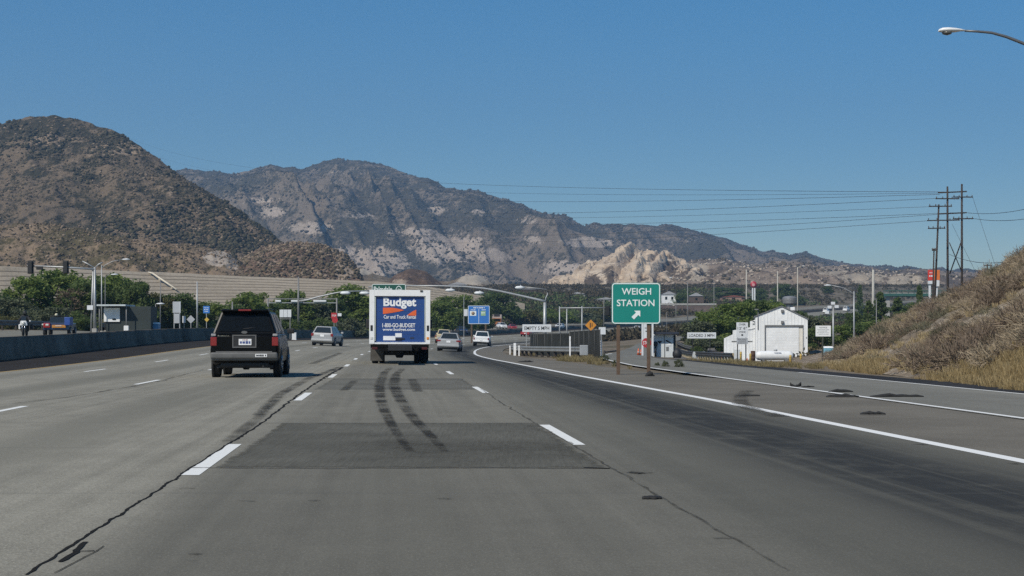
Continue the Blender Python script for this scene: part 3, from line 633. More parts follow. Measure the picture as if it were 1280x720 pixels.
# ------------------------------------------------------------------ brush and boulders scattered on the slopes
def ico(sub=1):
    b = bmesh.new(); bmesh.ops.create_icosphere(b, subdivisions=sub, radius=1); b.verts.ensure_lookup_table()
    V = np.array([v.co[:] for v in b.verts]); Fc = np.array([[v.index for v in f.verts] for f in b.faces]); b.free(); return V, Fc
def mat_leaf(name, cols, rough=.9, trans=0.0, nsc=.3):
    m, nt, b = _new(name); g = nt.nodes.new('ShaderNodeNewGeometry'); n = nnoise(nt, npos(nt), nsc, 3, .6)
    f = nmath(nt, 'ADD', nmath(nt, 'MULTIPLY', g.outputs['Random Per Island'], .6), nmath(nt, 'MULTIPLY', n, .4))
    k = len(cols); lk(nt, nramp(nt, f, *[(.15+.7*i/(k-1), c) for i, c in enumerate(cols)]), b.inputs['Base Color'])
    b.inputs['Roughness'].default_value = rough; b.inputs['Specular IOR Level'].default_value = .2
    if trans:
        t = nt.nodes.new('ShaderNodeBsdfTranslucent'); lk(nt, b.inputs['Base Color'].links[0].from_socket, t.inputs[0])
        mx = nt.nodes.new('ShaderNodeMixShader'); mx.inputs[0].default_value = trans; lk(nt, b.outputs[0], mx.inputs[1]); lk(nt, t.outputs[0], mx.inputs[2]); lk(nt, mx.outputs[0], nt.nodes['Material Output'].inputs[0])
    return m
def scatter(name, field, n, r0, r1, mat, squash=.75, seed=0, sub=1, tmax=1.02, pick=None, jit=.3, sink=.25):
    px, cY, bY, X, Y, H = field; r = np.random.default_rng(seed); nr, nc = X.shape
    i = r.random(n*3)*(nr-2); j = r.random(n*3)*(nc-2); i0 = i.astype(int); j0 = j.astype(int); fi = i-i0; fj = j-j0
    def bl(A): return (A[i0, j0]*(1-fi)+A[i0+1, j0]*fi)*(1-fj)+(A[i0, j0+1]*(1-fi)+A[i0+1, j0+1]*fi)*fj
    x, y, z = bl(X), bl(Y), bl(H); d = .55*fbm(x*.011, y*.007, 3, seed+3)+.45*fbm(x*.05, y*.03, 3, seed+4)
    ok = (d > (.44 if pick is None else pick)+.10*(r.random(len(d))-.5)); x, y, z = x[ok][:n], y[ok][:n], z[ok][:n]; n = len(x)
    V0, F0 = ico(sub); R = r0+(r1-r0)*r.random(n)**2.2
    V = V0[None]*(1+jit*(r.random((n, len(V0), 1))-.5)*2)*R[:, None, None]*np.array([1, 1, squash])*(1+.25*(r.random((n, 1, 3))-.5))
    V = V+np.stack([x, y, z+R*squash*(1-2*sink)], -1)[:, None]
    Fc = F0[None]+(np.arange(n)*len(V0))[:, None, None]
    return tag(mesh_np(name, V.reshape(-1, 3), Fc.reshape(-1, 3), mat, smooth=sub > 1), kind='stuff')
M_CH = mat_leaf('chaparral_leaf', [(.030, .029, .017), (.055, .050, .030), (.085, .072, .043)])
M_CH2 = mat_leaf('dry_chaparral_leaf', [(.05, .042, .026), (.10, .078, .048), (.15, .115, .07)])
M_BL = mat_leaf('boulder_stone', [(.14, .10, .07), (.21, .155, .105), (.31, .24, .17)])
scatter('chaparral', LH, 26000, .35, 1.45, M_CH, .75, 1, pick=.51, jit=.45)
scatter('chaparral', LH, 14000, .3, 1.0, M_CH2, .75, 2, pick=.44, jit=.45)
scatter('boulders', LH, 6000, .25, 1.0, M_BL, .6, 3, pick=.55, jit=.45)
scatter('chaparral', FH, 8000, .15, .62, M_CH2, .8, 4, jit=.45); scatter('boulders', FH, 2200, .2, .7, M_BL, .7, 5, pick=.5, jit=.45)
scatter('boulders', HK, 3000, .25, .95, M_BL, .7, 6, pick=.44, jit=.45); scatter('chaparral', HK, 3000, .3, 1.0, M_CH2, .8, 7, jit=.45)
scatter('chaparral', RNGH, 36000, .7, 2.8, mat_leaf('range_brush', [(.060, .054, .040), (.078, .069, .052), (.11, .096, .07)]), .75, 8, pick=.47, jit=.45)
scatter('chaparral', LF, 4500, .5, 2.0, M_CH2, .8, 9, jit=.45); scatter('boulders', LF, 4000, .4, 1.7, mat_leaf('pale_boulder', [(.28, .22, .165), (.38, .31, .235), (.46, .39, .31)]), .7, 10, pick=.5, jit=.45)
# ================================================================== VEHICLES
BLACK = paint('black_car_paint', (.004, .004, .0042), .28, 0, .2, 2, .0, .12)
SILVER = paint('silver_car_paint', (.36, .365, .365), .4, .1, .06, 2, .4)
WHITEC = paint('white_car_paint', (.74, .74, .73), .35, 0, .06, 2, .5)
TAN = paint('tan_car_paint', (.50, .42, .27), .38, .1, .08, 2, .4)
REDC = paint('red_car_paint', (.32, .020, .022), .3, 0, .12, 2, .6)
NAVY = paint('navy_car_paint', (.016, .028, .07), .3, 0, .15, 2, .6)
GLASSD = paint('dark_tinted_glass', (.006, .007, .007), .12, 0, .1, 1, 0, .2)
GLASSB = paint('tinted_glass', (.022, .028, .031), .07, 0, .1, 1, 0, .6)
RUB = paint('tyre_rubber', (.020, .020, .020), .85, 0, .25, 5)
ALLOY = paint('alloy_rim', (.40, .40, .40), .35, .8, .1, 5)
BLKP = paint('black_plastic', (.018, .018, .019), .6, 0, .25, 4)
GREYP = paint('grey_bumper', (.115, .115, .112), .6, .05, .15, 4)
REDL = paint('red_lamp_lens', (.22, .012, .014), .25, 0, .15, 20, .3)
CLRL = paint('clear_lamp_lens', (.62, .62, .60), .15, 0, .08, 20, .5)
AMB = paint('amber_lens', (.75, .26, .03), .25, 0, .1, 20, .5)
CHROME = paint('chrome', (.68, .68, .70), .16, 1, .05, 4)
WHT = paint('white_gloss', (.80, .80, .79), .42, 0, .05, 4)
INK = paint('black_ink', (.02, .02, .022), .6, 0, .1, 9)
def wheel(parent, x, y, r, wdt, side):
    t = MB().lathe([(r*.62, -wdt/2), (r*.94, -wdt/2), (r, -wdt*.35), (r, wdt*.35), (r*.94, wdt/2), (r*.62, wdt/2)], axis='X', n=22).build('wheel', RUB, parent)
    t.location = (x, y, r)
    m = MB().lathe([(r*.60, -.02), (r*.60, .02), (r*.2, .035)], axis='X', n=16)
    for k in range(5):
        a = 2*PI*k/5; m.box((.03, .38*r*math.cos(a), .38*r*math.sin(a)), (.03, r*.16, r*.42), 0, 0, a-PI/2)
    rim = m.build('rim', ALLOY, t); rim.location = (side*(wdt/2-.02), 0, 0); rim.scale = (side, 1, 1)
    return t
def quad_in(c, u0, u1, v0, v1):
    a, b, d, e = [Vector(p) for p in c]   # bottom-left, bottom-right, top-right, top-left
    f = lambda u, v: (a*(1-u)+b*u)*(1-v)+(e*(1-u)+d*u)*v
    return [f(u0, v0), f(u1, v0), f(u1, v1), f(u0, v1)]
def car(name, label, cat, mat, W, L, H, belt, hood, cab, tw, zb=.24, r=.33, glass=GLASSB, group=None, deck=None, bed=False, front=False, tail_z=None, tail=(.17, .16), bumper=None, plate=True, hl=True, spoiler=False):
    """cab = (rear bottom, rear top, front top, front bottom) distances from the tail, tail at y=0, nose at y=L"""
    root = thing(name, label, cat, group=group); hw = W/2
    deck = belt if deck is None else deck
    def ring(y, k, z0, z1, c=.85):
        h = hw*k; d = z1-z0
        P_ = [(h*.86, z0), (h*.97, z0+d*.12), (h, z0+d*.42), (h*.985, z0+d*.78), (h*.95, z1-d*.05), (h*c, z1)]
        return [(x, y, z) for x, z in P_]+[(-x, y, z) for x, z in P_[::-1]]
    m = MB()
    if bed:
        y1 = cab[0]-.02
        m.loft([ring(.0, .96, zb+.12, deck-.02), ring(.05, 1, zb+.08, deck), ring(y1, 1, zb, deck), ring(y1+.01, 1, zb, belt), ring(cab[3], 1, zb, belt), ring(cab[3]+.15, .99, zb, hood+.03), ring(L-.3, .96, zb, hood-.05), ring(L-.05, .90, zb+.1, hood-.14), ring(L, .82, zb+.2, hood-.22)])
    else:
        m.loft([ring(0, .90, zb+.16, deck-.10), ring(.06, .96, zb+.08, deck-.04), ring(.22, 1, zb, deck), ring(max(.5, cab[0]), 1, zb, max(deck, belt-.03)), ring(cab[3], 1, zb, belt), ring(cab[3]+.15, .99, zb, hood+.03), ring(L-.35, .96, zb, hood-.05), ring(L-.08, .90, zb+.08, hood-.14), ring(L, .80, zb+.2, hood-.24)])
    body = m.build('body', mat, root)
    bw = hw*.93; z0 = belt-.04
    C = {k: ((s*(bw if b else tw), y, z)) for k, s, b, y, z in (('rbl', -1, 1, cab[0], z0), ('rbr', 1, 1, cab[0], z0), ('rtl', -1, 0, cab[1], H), ('rtr', 1, 0, cab[1], H), ('ftl', -1, 0, cab[2], H), ('ftr', 1, 0, cab[2], H), ('fbl', -1, 1, cab[3], z0), ('fbr', 1, 1, cab[3], z0))}
    MB().hexa([C['rbl'], C['rbr'], C['fbr'], C['fbl']], [C['rtl'], C['rtr'], C['ftr'], C['ftl']], .05).build('cabin', mat, root)
    g = MB(); g.panel(quad_in([C['rbl'], C['rbr'], C['rtr'], C['rtl']], .07, .93, .14, .88), .014); g.build('rear_window', glass, root)
    g = MB(); g.panel(quad_in([C['fbr'], C['fbl'], C['ftl'], C['ftr']], .06, .94, .12, .9), .014); g.build('windscreen', glass, root)
    nw = 3 if (cab[2]-cab[1]) > 2.2 else 2
    for s in (-1, 1):
        c = [C['rbr'], C['fbr'], C['ftr'], C['rtr']] if s > 0 else [C['fbl'], C['rbl'], C['rtl'], C['ftl']]
        for k in range(nw):
            a, b = k/nw+.04, (k+1)/nw-.03
            if s < 0: a, b = 1-b, 1-a
            g = MB(); g.panel(quad_in(c, a, b, .16, .88), .012); g.build('side_window', glass, root)
    tz = tail_z or (deck-.22)
    for s in (-1, 1):
        MB().box((s*(hw*.88), .045 if not bed else .01, tz), (tail[0], .11, tail[1]), 0, .02).build('tail_light', REDL, root)
        if hl: MB().box((s*hw*.64, L-.10, hood-.26), (.34, .16, .15), 0, .04).build('headlight', CLRL, root)
        mm = MB().box((s*(hw+.11), cab[3]-.25, belt+.07), (.2, .09, .15), 0, .03); mm.build('wing_mirror', mat if mat is not BLACK else BLKP, root)
    MB().box((0, L-.03, hood-.30), (hw*.85, .07, .13), 0, .02).build('grille', BLKP, root)
    bm_ = bumper or mat
    MB().box((0, -.03, zb+.21), (W*.96, .16, .17), 0, .05).build('rear_bumper', bm_, root)
    MB().box((0, L-.02, zb+.17), (W*.92, .14, .2), 0, .05).build('front_bumper', bm_, root)
    MB().box((0, L*.5, zb+.0), (W*.8, L*.9, .16)).build('underbody', BLKP, root)
    if plate:
        p = MB().box((0, -.022 if bed else -.0, tz-.06), (.31, .02, .155)).build('licence_plate', WHT, root)
        if bed: p.location.y = -.1; p.location.z = -.1
    for s in (-1, 1):
        for y in (L*.19, L*.80):
            MB().cyl((s*(hw-.06), y, r), (s*(hw+.004), y, r), r*1.17, n=20).build('wheel_arch', BLKP, root)
            wheel(root, s*(hw-.10), y, r, .22, s)
    return root
def place(root, px, Y, rz=None, away=True, dz=0):
    p = at(px, Y, dz); h = -math.atan(daxis(Y)) if rz is None else rz
    if not away: h += PI
    b = float(bank(Y)); root.location = p
    root.rotation_euler = (0, b if away else -b, h); return root
# ---- the black SUV ahead in the next lane
suv = car('suv', 'black SUV with silver rear bumper and roof spoiler, left of the box truck', 'suv', BLACK, 1.86, 4.75, 1.80, 1.20, 1.12, (.06, .32, 2.55, 3.4), .64, .34, .37, GLASSD, deck=1.2, tail_z=.98, tail=(.17, .24), bumper=GREYP, plate=False)
MB().box((0, .26, 1.82), (1.28, .26, .05), 0, .02).build('roof_spoiler', BLACK, suv)
MB().box((0, .13, 1.825), (.34, .035, .045), 0, .01).build('brake_light', REDL, suv)
for s in (-1, 1): MB().tube([(s*.62, .5, 1.80), (s*.62, .6, 1.86), (s*.62, 2.2, 1.86), (s*.62, 2.35, 1.80)], .018).build('roof_rail', BLKP, suv)
MB().box((0, -.085, .605), (1.78, .16, .17), 0, .05).box((0, -.06, .70), (1.5, .12, .03), 0, .01).build('bumper_cover', GREYP, suv)
pr = MB(); pr.box((0, -.005, 1.145), (.64, .03, .03)).box((0, -.005, .825), (.64, .03, .03)).box((-.305, -.005, .985), (.03, .03, .30)).box((.305, -.005, .985), (.03, .03, .30)); pr.build('plate_surround', GREYP, suv)
MB().box((0, .0, .985), (.58, .02, .29)).build('plate_recess', BLKP, suv)
pl = MB().box((.02, -.014, .965), (.34, .012, .165), 0, .004).build('licence_plate', WHT, suv)
strokes('plate_print', paint('blue_ink', (.06, .09, .25), .6), pl, [(-.12, .16, .955, .075)], -.021, 4); strokes('plate_print', REDL, pl, [(-.05, .09, 1.022, .022)], -.021, 5)
MB().lathe([(.085, -.01), (.085, .0), (.07, .008)], axis='Y', n=24, c=(0, -.005, 1.235)).build('badge', GREYP, suv).matrix_local = Matrix.Translation((0, 0, 1.22*.55)) @ Matrix.Diagonal((.95, 1, .45, 1))
lettering('badge_lettering', 'Explorer', CHROME, suv, (-.56, .028, 1.12), .30, .052, .01)
MB().box((.60, .012, .90), (.13, .012, .028)).build('badge', CHROME, suv)
st = MB().box((.46, -.168, .605), (.31, .008, .085)).build('bumper_sticker', WHT, suv)
strokes('sticker_print', INK, st, [(.33, .59, .605, .05)], -.173, 9)
for s in (-1, 1): MB().box((s*.82, .02, 1.155), (.13, .10, .07), 0, .02).build('reversing_light', paint('grey_lamp_lens', (.30, .29, .29), .25), suv)
MB().box((-.74, .66, .36), (.22, .02, .3)).build('mud_flap', BLKP, suv); MB().box((.74, .66, .36), (.22, .02, .3)).build('mud_flap', BLKP, suv)
ex = MB().tube([(.5, .3, .33), (.5, -.02, .31)], .03); ex.box((0, .25, .36), (1.3, .3, .16), 0, .05).lathe([(.02, -.13), (.12, -.07), (.12, .07), (.02, .13)], axis='X', c=(0, .55, .33), n=12); ex.build('exhaust', BLKP, suv)
wp = MB().tube([(-.05, .10, 1.32), (.18, .115, 1.345), (.32, .12, 1.35)], .010, 6); wp.build('rear_wiper', BLKP, suv)
place(suv, 305.5, 42)
# ---- rental box truck straight ahead
BLUE = paint('blue_truck_door', (.016, .060, .225), .45, 0, .08, 1.5, .1)
ORNG = paint('orange_truck_stripe', (.72, .13, .035), .45, 0, .08, 2)
truck = thing('box_truck', 'white rental box truck with blue rear door reading Budget, straight ahead in lane', 'truck')
TW, TZ0, TZ1 = 2.40, .80, 2.93
MB().box((0, 2.55, (TZ0+TZ1)/2), (TW-.03, 4.9, TZ1-TZ0-.01), 0, .03).build('cargo_box', WHT, truck)
fr = MB(); hx = TW/2
fr.box((-hx+.10, .06, (TZ0+TZ1)/2), (.20, .16, TZ1-TZ0)).box((hx-.09, .06, (TZ0+TZ1)/2), (.18, .16, TZ1-TZ0)).box((.01, .062, TZ1-.12), (TW-.38, .156, .24)).box((.01, .07, TZ0+.02), (TW-.38, .16, .06)); fr.build('rear_frame', WHT, truck)
door = MB(); zz = TZ0+.07
for k in range(6):
    hgt = (TZ1-.26-zz)/6; door.box((.01, .095, zz+hgt*(k+.5)), (TW-.38, .03, hgt-.006), 0, .004)
door = door.build('rear_door', BLUE, truck)
MB().box((-.972, .085, 1.78), (.05, .03, 1.75)).build('door_track', CHROME, truck); MB().box((.995, .085, 1.78), (.04, .03, 1.75)).build('door_track', CHROME, truck)
WTX = paint('white_lettering', (.82, .82, .82), .5, 0, .03, 5)
tx = lambda px: (px-499.5)/31.6
tzz = lambda py: (455.6-py)/31.6
lettering('lettering', 'Budget', WTX, door, (tx(499.5), .074, tzz(379.6)), tx(520)-tx(479), .44, .035)
lettering('lettering', 'Car and Truck Rental', WTX, door, (tx(499.5), .074, tzz(396.6)), 1.27, .145, .012)
lettering('lettering', '1-800-GO-BUDGET', WTX, door, (tx(498.3), .074, tzz(407.2)), 1.30, .165, .018)
lettering('lettering', 'www.budget.com', WTX, door, (tx(498.3), .074, tzz(412.9)), 1.28, .145, .018)
def swoosh(pts): 
    m = MB(); m.prism([(tx(a), tzz(b)) for a, b in pts], .070, .078, 'Y'); return m.build('stripe', ORNG, door)
swoosh([(478.5, 385.2), (491, 385.2), (501, 387.2), (505, 388.2), (500, 389.6), (490, 391.6), (478.5, 393.2)])
swoosh([(520, 387.6), (520, 395.2), (508, 394.8), (512, 392), (516, 389.4)])
MB().box((tx(486.5), .074, tzz(423.3)), (.48, .008, .17)).build('sticker', WTX, door); MB().box((tx(498), .074, tzz(419.6)), (.26, .008, .16)).build('sticker', WTX, door)
hn_ = MB().box((tx(498), .065, tzz(424.5)), (.24, .05, .09), 0, .01).box((tx(504), .07, tzz(424)), (.1, .03, .05)); hn_.build('door_latch', BLKP, door)
MB().box((tx(515), .074, tzz(423)), (.16, .008, .06)).build('sticker', NAVY, door)
DKCH = paint('dark_chassis', (.007, .007, .007), .8, 0, .3, 3, 0, .1)
ub = MB().box((0, .1, .70), (2.3, .22, .14), 0, .02).box((0, -.03, .56), (1.5, .12, .12), 0, .02).box((-.55, .0, .63), (.08, .08, .2)).box((.55, .0, .63), (.08, .08, .2)); ub.build('rear_bumper', DKCH, truck)
MB().box((.0, .5, .66), (.9, 6.4, .2)).box((0, 1.3, .42), (1.7, .16, .18), 0, .05).lathe([(.05, -.2), (.2, -.12), (.2, .12), (.05, .2)], axis='X', c=(0, 1.3, .42), n=14).box((-.1, 1.0, .5), (.5, .8, .2), 0, .04).build('chassis', BLKP, truck).location = (0, 0, 0)
MB().tube([(-.35, -.05, .715), (.15, -.05, .715)], .018).build('bumper_step', CHROME, truck)
MB().box((.30, -.075, .60), (.14, .012, .1)).build('licence_plate', WTX, truck)
for s in (-1, 1):
    MB().box((s*.98, .0, .62), (.22, .06, .10), 0, .015).build('tail_light', paint('dull_red_lens', (.07, .010, .010), .4), truck)
    MB().box((s*(hx-.09), -.025, 1.42), (.09, .012, .22), 0, .004).build('door_vent', BLKP, truck)
    MB().box((s*(hx-.09), -.025, 1.02), (.10, .02, .10), 0, .01).build('marker_light', AMB if s > 0 else CLRL, truck)
    MB().box((s*.9, .95, .36), (.52, .015, .50)).build('mud_flap', paint('grey_flap', (.075, .07, .062), .9, 0, .3, 4) if s < 0 else DKCH, truck)  # left flap coloured a lighter grey than the right one
    wheel(truck, s*.98, 1.45, .39, .26, s); wheel(truck, s*.70, 1.45, .39, .22, s); wheel(truck, s*.90, 5.9, .39, .24, s)
    mm = MB().box((s*1.30, 5.75, 1.62), (.24, .10, .40), 0, .03).tube([(s*1.0, 5.7, 1.75), (s*1.24, 5.72, 1.75)], .02); mm.build('wing_mirror', BLKP, truck)
MB().box((.85, -.02, TZ1-.04), (.10, .04, .06)).build('marker_light', BLKP, truck)
cb = MB().hexa([(-.98, 5.05, .6), (.98, 5.05, .6), (.98, 6.3, .6), (-.98, 6.3, .6)], [(-.86, 5.05, 2.0), (.86, 5.05, 2.0), (.86, 5.6, 2.0), (-.86, 5.6, 2.0)], .06).box((0, 6.6, .85), (1.8, .9, .6), 0, .12).hexa([(-1.1, 5.03, 2.0), (1.1, 5.03, 2.0), (.9, 6.0, 2.0), (-.9, 6.0, 2.0)], [(-1.1, 5.03, 2.9), (1.1, 5.03, 2.9), (.9, 5.5, 2.85), (-.9, 5.5, 2.85)], .08); cb.build('cab', WHT, truck)
MB().panel([(-.8, 6.28, 1.15), (-.72, 5.75, 1.9), (.72, 5.75, 1.9), (.8, 6.28, 1.15)], .02).build('windscreen', GLASSB, truck)
place(truck, 499.5, 61.7)
# ---- the rest of the traffic
hatch = dict(W=1.76, L=4.3, H=1.55, belt=.98, hood=.95, cab=(.08, .55, 2.3, 3.1), tw=.60, deck=.98, tail_z=.86, tail=(.2, .22))
sedan = dict(W=1.76, L=4.6, H=1.45, belt=.95, hood=.92, cab=(.75, 1.35, 2.6, 3.35), tw=.56, deck=.97, tail_z=.82, tail=(.34, .13))
pick = dict(W=1.88, L=5.2, H=1.75, belt=1.12, hood=1.08, cab=(1.75, 1.85, 3.2, 3.85), tw=.66, deck=1.05, bed=True, tail_z=.88, tail=(.13, .24), zb=.38, r=.36)
cross = dict(W=1.8, L=4.5, H=1.66, belt=1.08, hood=1.03, cab=(.08, .45, 2.5, 3.3), tw=.62, deck=1.08, tail_z=.95, tail=(.16, .3), zb=.3, r=.35)
place(car('hatchback', 'silver hatchback two lanes left of the box truck, beside the median barrier', 'car', SILVER, **dict(hatch, H=1.52)), 402, 122, rz=-.10)
place(car('sedan', 'silver sedan in the lane just right of the box truck', 'car', SILVER, **sedan), 560, 121, rz=-.02)
place(car('pickup_truck', 'tan pickup truck ahead of the silver sedan', 'pickup', TAN, **pick), 552.5, 196)
place(car('pickup_truck', 'white pickup truck nearest the bend in the right edge line', 'pickup', WHITEC, **pick), 601, 182)
place(car('pickup_truck', 'red pickup truck beyond the sign reading empty 5 mph', 'pickup', REDC, **dict(pick, W=2.0)), 656, 330)
place(car('sedan', 'dark red car beyond the barrier, right of the orange lorry', 'car', REDC, **sedan), 638, 385, rz=.2, away=False)
place(car('hatchback', 'white car with dark roof in front of the orange lorry', 'car', WHITEC, **hatch), 624, 392, rz=.3, away=False)
place(car('hatchback', 'navy blue car beyond the barrier, left of the blue services sign', 'car', NAVY, **cross), 574, 322, away=False, rz=.25)
dk = car('hatchback', 'dark car carrying a white load on its roof, beyond the barrier left of the truck', 'car', NAVY, **cross); MB().box((0, 1.6, 1.78), (1.3, 1.7, .2), 0, .05).build('roof_load', WHT, dk); place(dk, 432, 228, away=False, rz=.35)
place(car('sedan', 'white car above the slatted fence, on the far roadway', 'car', WHITEC, **hatch), 702, 415, away=False)
place(car('sedan', 'white car on the freeway just right of the weigh station sign post', 'car', WHITEC, **hatch), 795.5, 425)
place(car('van', 'tiny white van climbing the distant freeway, left of the floodlight mast', 'van', WHITEC, **dict(cross, H=2.3, belt=1.5, W=2.1)), 1031, 668)
place(car('van', 'tiny white van climbing the distant freeway, nearest the street lamp', 'van', WHITEC, **dict(cross, H=2.3, belt=1.5, W=2.1)), 1056, 690)
# lorry with orange front on the far roadway
lo = thing('lorry', 'tall lorry with an orange brown front on the far roadway right of the blue sign', 'truck')
MB().box((0, 2.9, 2.0), (2.5, 5, 2.7), 0, .05).build('cargo_box', paint('grey_lorry_box', (.36, .31, .28), .6), lo)
OR2 = paint('orange_lorry_cab', (.36, .13, .04), .45, 0, .1, 2)
MB().box((0, -.4, 1.45), (2.4, 1.9, 1.9), 0, .1).build('cab', OR2, lo); MB().box((0, -1.36, 1.9), (2.0, .03, .7), 0, .01).build('windscreen', GLASSD, lo); MB().box((0, .35, 3.2), (1.5, .06, .65)).build('air_deflector', BLKP, lo)
MB().box((0, -1.38, .7), (2.3, .12, .35), 0, .03).build('front_bumper', BLKP, lo)
for s in (-1, 1):
    MB().box((s*.9, -1.37, 1.05), (.35, .05, .2)).build('headlight', CLRL, lo)
    for y in (-.4, 4.0): wheel(lo, s*1.05, y, .48, .28, s)
lo.location = at(621, 402); lo.rotation_euler = (0, 0, -.02)
# low colourful vehicle and the motorcycle on the far roadway
jp = thing('utility_vehicle', 'low dark utility vehicle with red, orange and blue panels behind the motorcycle', 'truck')
MB().hexa([(-.95, 0, .45), (.95, 0, .45), (.95, 3.6, .45), (-.95, 3.6, .45)], [(-.9, .05, 1.0), (.9, .05, 1.0), (.9, 3.5, 1.0), (-.9, 3.5, 1.0)], .06).build('body', NAVY, jp)
MB().box((-.66, -.02, .80), (.50, .2, .36), 0, .06).build('wing', REDC, jp); MB().box((-.62, -.13, .84), (.22, .06, .14), 0, .03).build('headlight', CLRL, jp); MB().box((-.95, -.02, .86), (.14, .1, .12), 0, .03).build('headlight', CLRL, jp)
MB().box((.22, -.05, .72), (1.0, .12, .22), 0, .03).build('front_bumper', paint('orange_bumper', (.50, .22, .04), .5), jp); MB().box((.2, -.12, .76), (.45, .03, .05)).build('name_strip', CLRL, jp)
MB().box((.86, .4, 1.1), (.42, 1.4, .62), 0, .05).build('tool_box', paint('blue_box', (.03, .08, .30), .5), jp)
cg = MB()
for x in (-.55, .55):
    for y in (.6, 2.0): cg.tube([(x, y, 1.0), (x*.9, y+.12, 1.5)], .03)
cg.tube([(-.5, .72, 1.5), (.5, .72, 1.5), (.5, 2.12, 1.5), (-.5, 2.12, 1.5), (-.5, .72, 1.5)], .035); cg.build('roll_cage', BLKP, jp)
MB().hexa([(-.58, .55, 1.0), (.56, .55, 1.0), (.56, .59, 1.0), (-.58, .59, 1.0)], [(-.52, .68, 1.42), (.5, .68, 1.42), (.5, .71, 1.42), (-.52, .71, 1.42)]).build('windscreen', GLASSB, jp)
for s in (-1, 1):
    for y in (.55, 2.9): wheel(jp, s*.88, y, .36, .22, s)
MB().lathe([(.02, 0), (.11, .03), (.12, .12), (.06, .2)], c=(-.12, .9, 1.5), n=12).build('beacon', paint('cream_lamp', (.62, .58, .42), .4), jp)
jp.location = at(70, 116); jp.rotation_euler = (0, 0, .12)
mc = thing('motorcycle', 'dark touring motorcycle with white fairing and side cases on the far roadway', 'motorcycle')
for y in (.0, 1.5):
    MB().lathe([(.22, -.05), (.30, -.06), (.33, 0), (.30, .06), (.22, .05)], axis='X', c=(0, y, .33), n=22).build('wheel', RUB, mc)
MB().tube([(-.09, 0, .33), (-.09, .22, .95)], .03).tube([(.09, 0, .33), (.09, .22, .95)], .03).build('fork', CHROME, mc)
MB().hexa([(-.16, .35, .35), (.16, .35, .35), (.16, 1.35, .4), (-.16, 1.35, .4)], [(-.2, .3, .95), (.2, .3, .95), (.17, 1.5, .8), (-.17, 1.5, .8)], .06).build('body', BLKP, mc)
MB().hexa([(-.28, .1, .75), (.28, .1, .75), (.26, .4, .8), (-.26, .4, .8)], [(-.2, .05, 1.12), (.2, .05, 1.12), (.2, .35, 1.1), (-.2, .35, 1.1)], .06).build('fairing', WHT, mc)
MB().lathe([(.10, 0), (.12, -.04), (.06, -.08)], axis='Y', c=(0, .06, .95), n=16).build('headlight', CLRL, mc)
MB().panel([(-.2, .1, 1.1), (.2, .1, 1.1), (.15, .26, 1.42), (-.15, .26, 1.42)], .01).build('windscreen', GLASSB, mc)
MB().tube([(-.42, .45, 1.08), (-.2, .3, 1.05), (.2, .3, 1.05), (.42, .45, 1.08)], .018).build('handlebar', BLKP, mc)
for s in (-1, 1): MB().box((s*.40, 1.35, .68), (.2, .5, .36), 0, .05).build('side_case', WHT if s < 0 else BLKP, mc)
MB().box((0, 1.0, .87), (.3, .75, .1), 0, .04).build('saddle', BLKP, mc)
def skin_body(name, mat, V, E_, R, parent, sub=2):
    me = bpy.data.meshes.new(name); me.from_pydata(V, E_, []); o = bpy.data.objects.new(name, me); COL.objects.link(o)
    md = o.modifiers.new('s', 'SKIN'); sv = me.skin_vertices[0].data
    for i, r in enumerate(R): sv[i].radius = (r, r)
    sv[0].use_root = True
    sd_ = o.modifiers.new('d', 'SUBSURF'); sd_.levels = sub; sd_.render_levels = sub
    bpy.context.view_layer.update(); m2 = bpy.data.meshes.new_from_object(o.evaluated_get(bpy.context.evaluated_depsgraph_get()))
    bpy.data.objects.remove(o); m2.name = name; m2.materials.clear(); m2.materials.append(mat)
    for p in m2.polygons: p.use_smooth = True
    q = bpy.data.objects.new(name, m2); COL.objects.link(q); q.parent = parent; return q
rd = thing('person', 'rider in black with a helmet, leaning forward on the motorcycle', 'person')
V = [(0, .95, .98), (0, .88, 1.2), (0, .78, 1.42), (0, .74, 1.55), (-.20, .78, 1.44), (-.33, .66, 1.22), (-.40, .47, 1.10), (.20, .78, 1.44), (.33, .66, 1.22), (.40, .47, 1.10), (-.14, .95, .96), (-.26, .52, .86), (-.24, .78, .42), (-.24, .66, .36), (.14, .95, .96), (.26, .52, .86), (.24, .78, .42), (.24, .66, .36)]
Ed = [(0, 1), (1, 2), (2, 3), (2, 4), (4, 5), (5, 6), (2, 7), (7, 8), (8, 9), (0, 10), (10, 11), (11, 12), (12, 13), (0, 14), (14, 15), (15, 16), (16, 17)]
Rr = [.16, .16, .17, .07, .09, .065, .045, .09, .065, .045, .11, .085, .06, .05, .11, .085, .06, .05]
skin_body('body', paint('black_jacket', (.016, .016, .018), .75, 0, .3, 6), V, Ed, Rr, rd)
MB().lathe([(.02, -.14), (.11, -.12), (.145, -.02), (.14, .08), (.09, .15), (.02, .17)], c=(0, .72, 1.68), n=18).build('helmet', BLKP, rd)
MB().box((0, .595, 1.68), (.20, .05, .10), 0, .02).build('visor', GLASSB, rd)
for s in (-1, 1): MB().box((s*.41, .45, 1.10), (.1, .13, .1), 0, .03).build('glove', WHT if s > 0 else BLKP, rd)
for o in (mc, rd): o.location = at(29, 112); o.rotation_euler = (0, 0, .15)
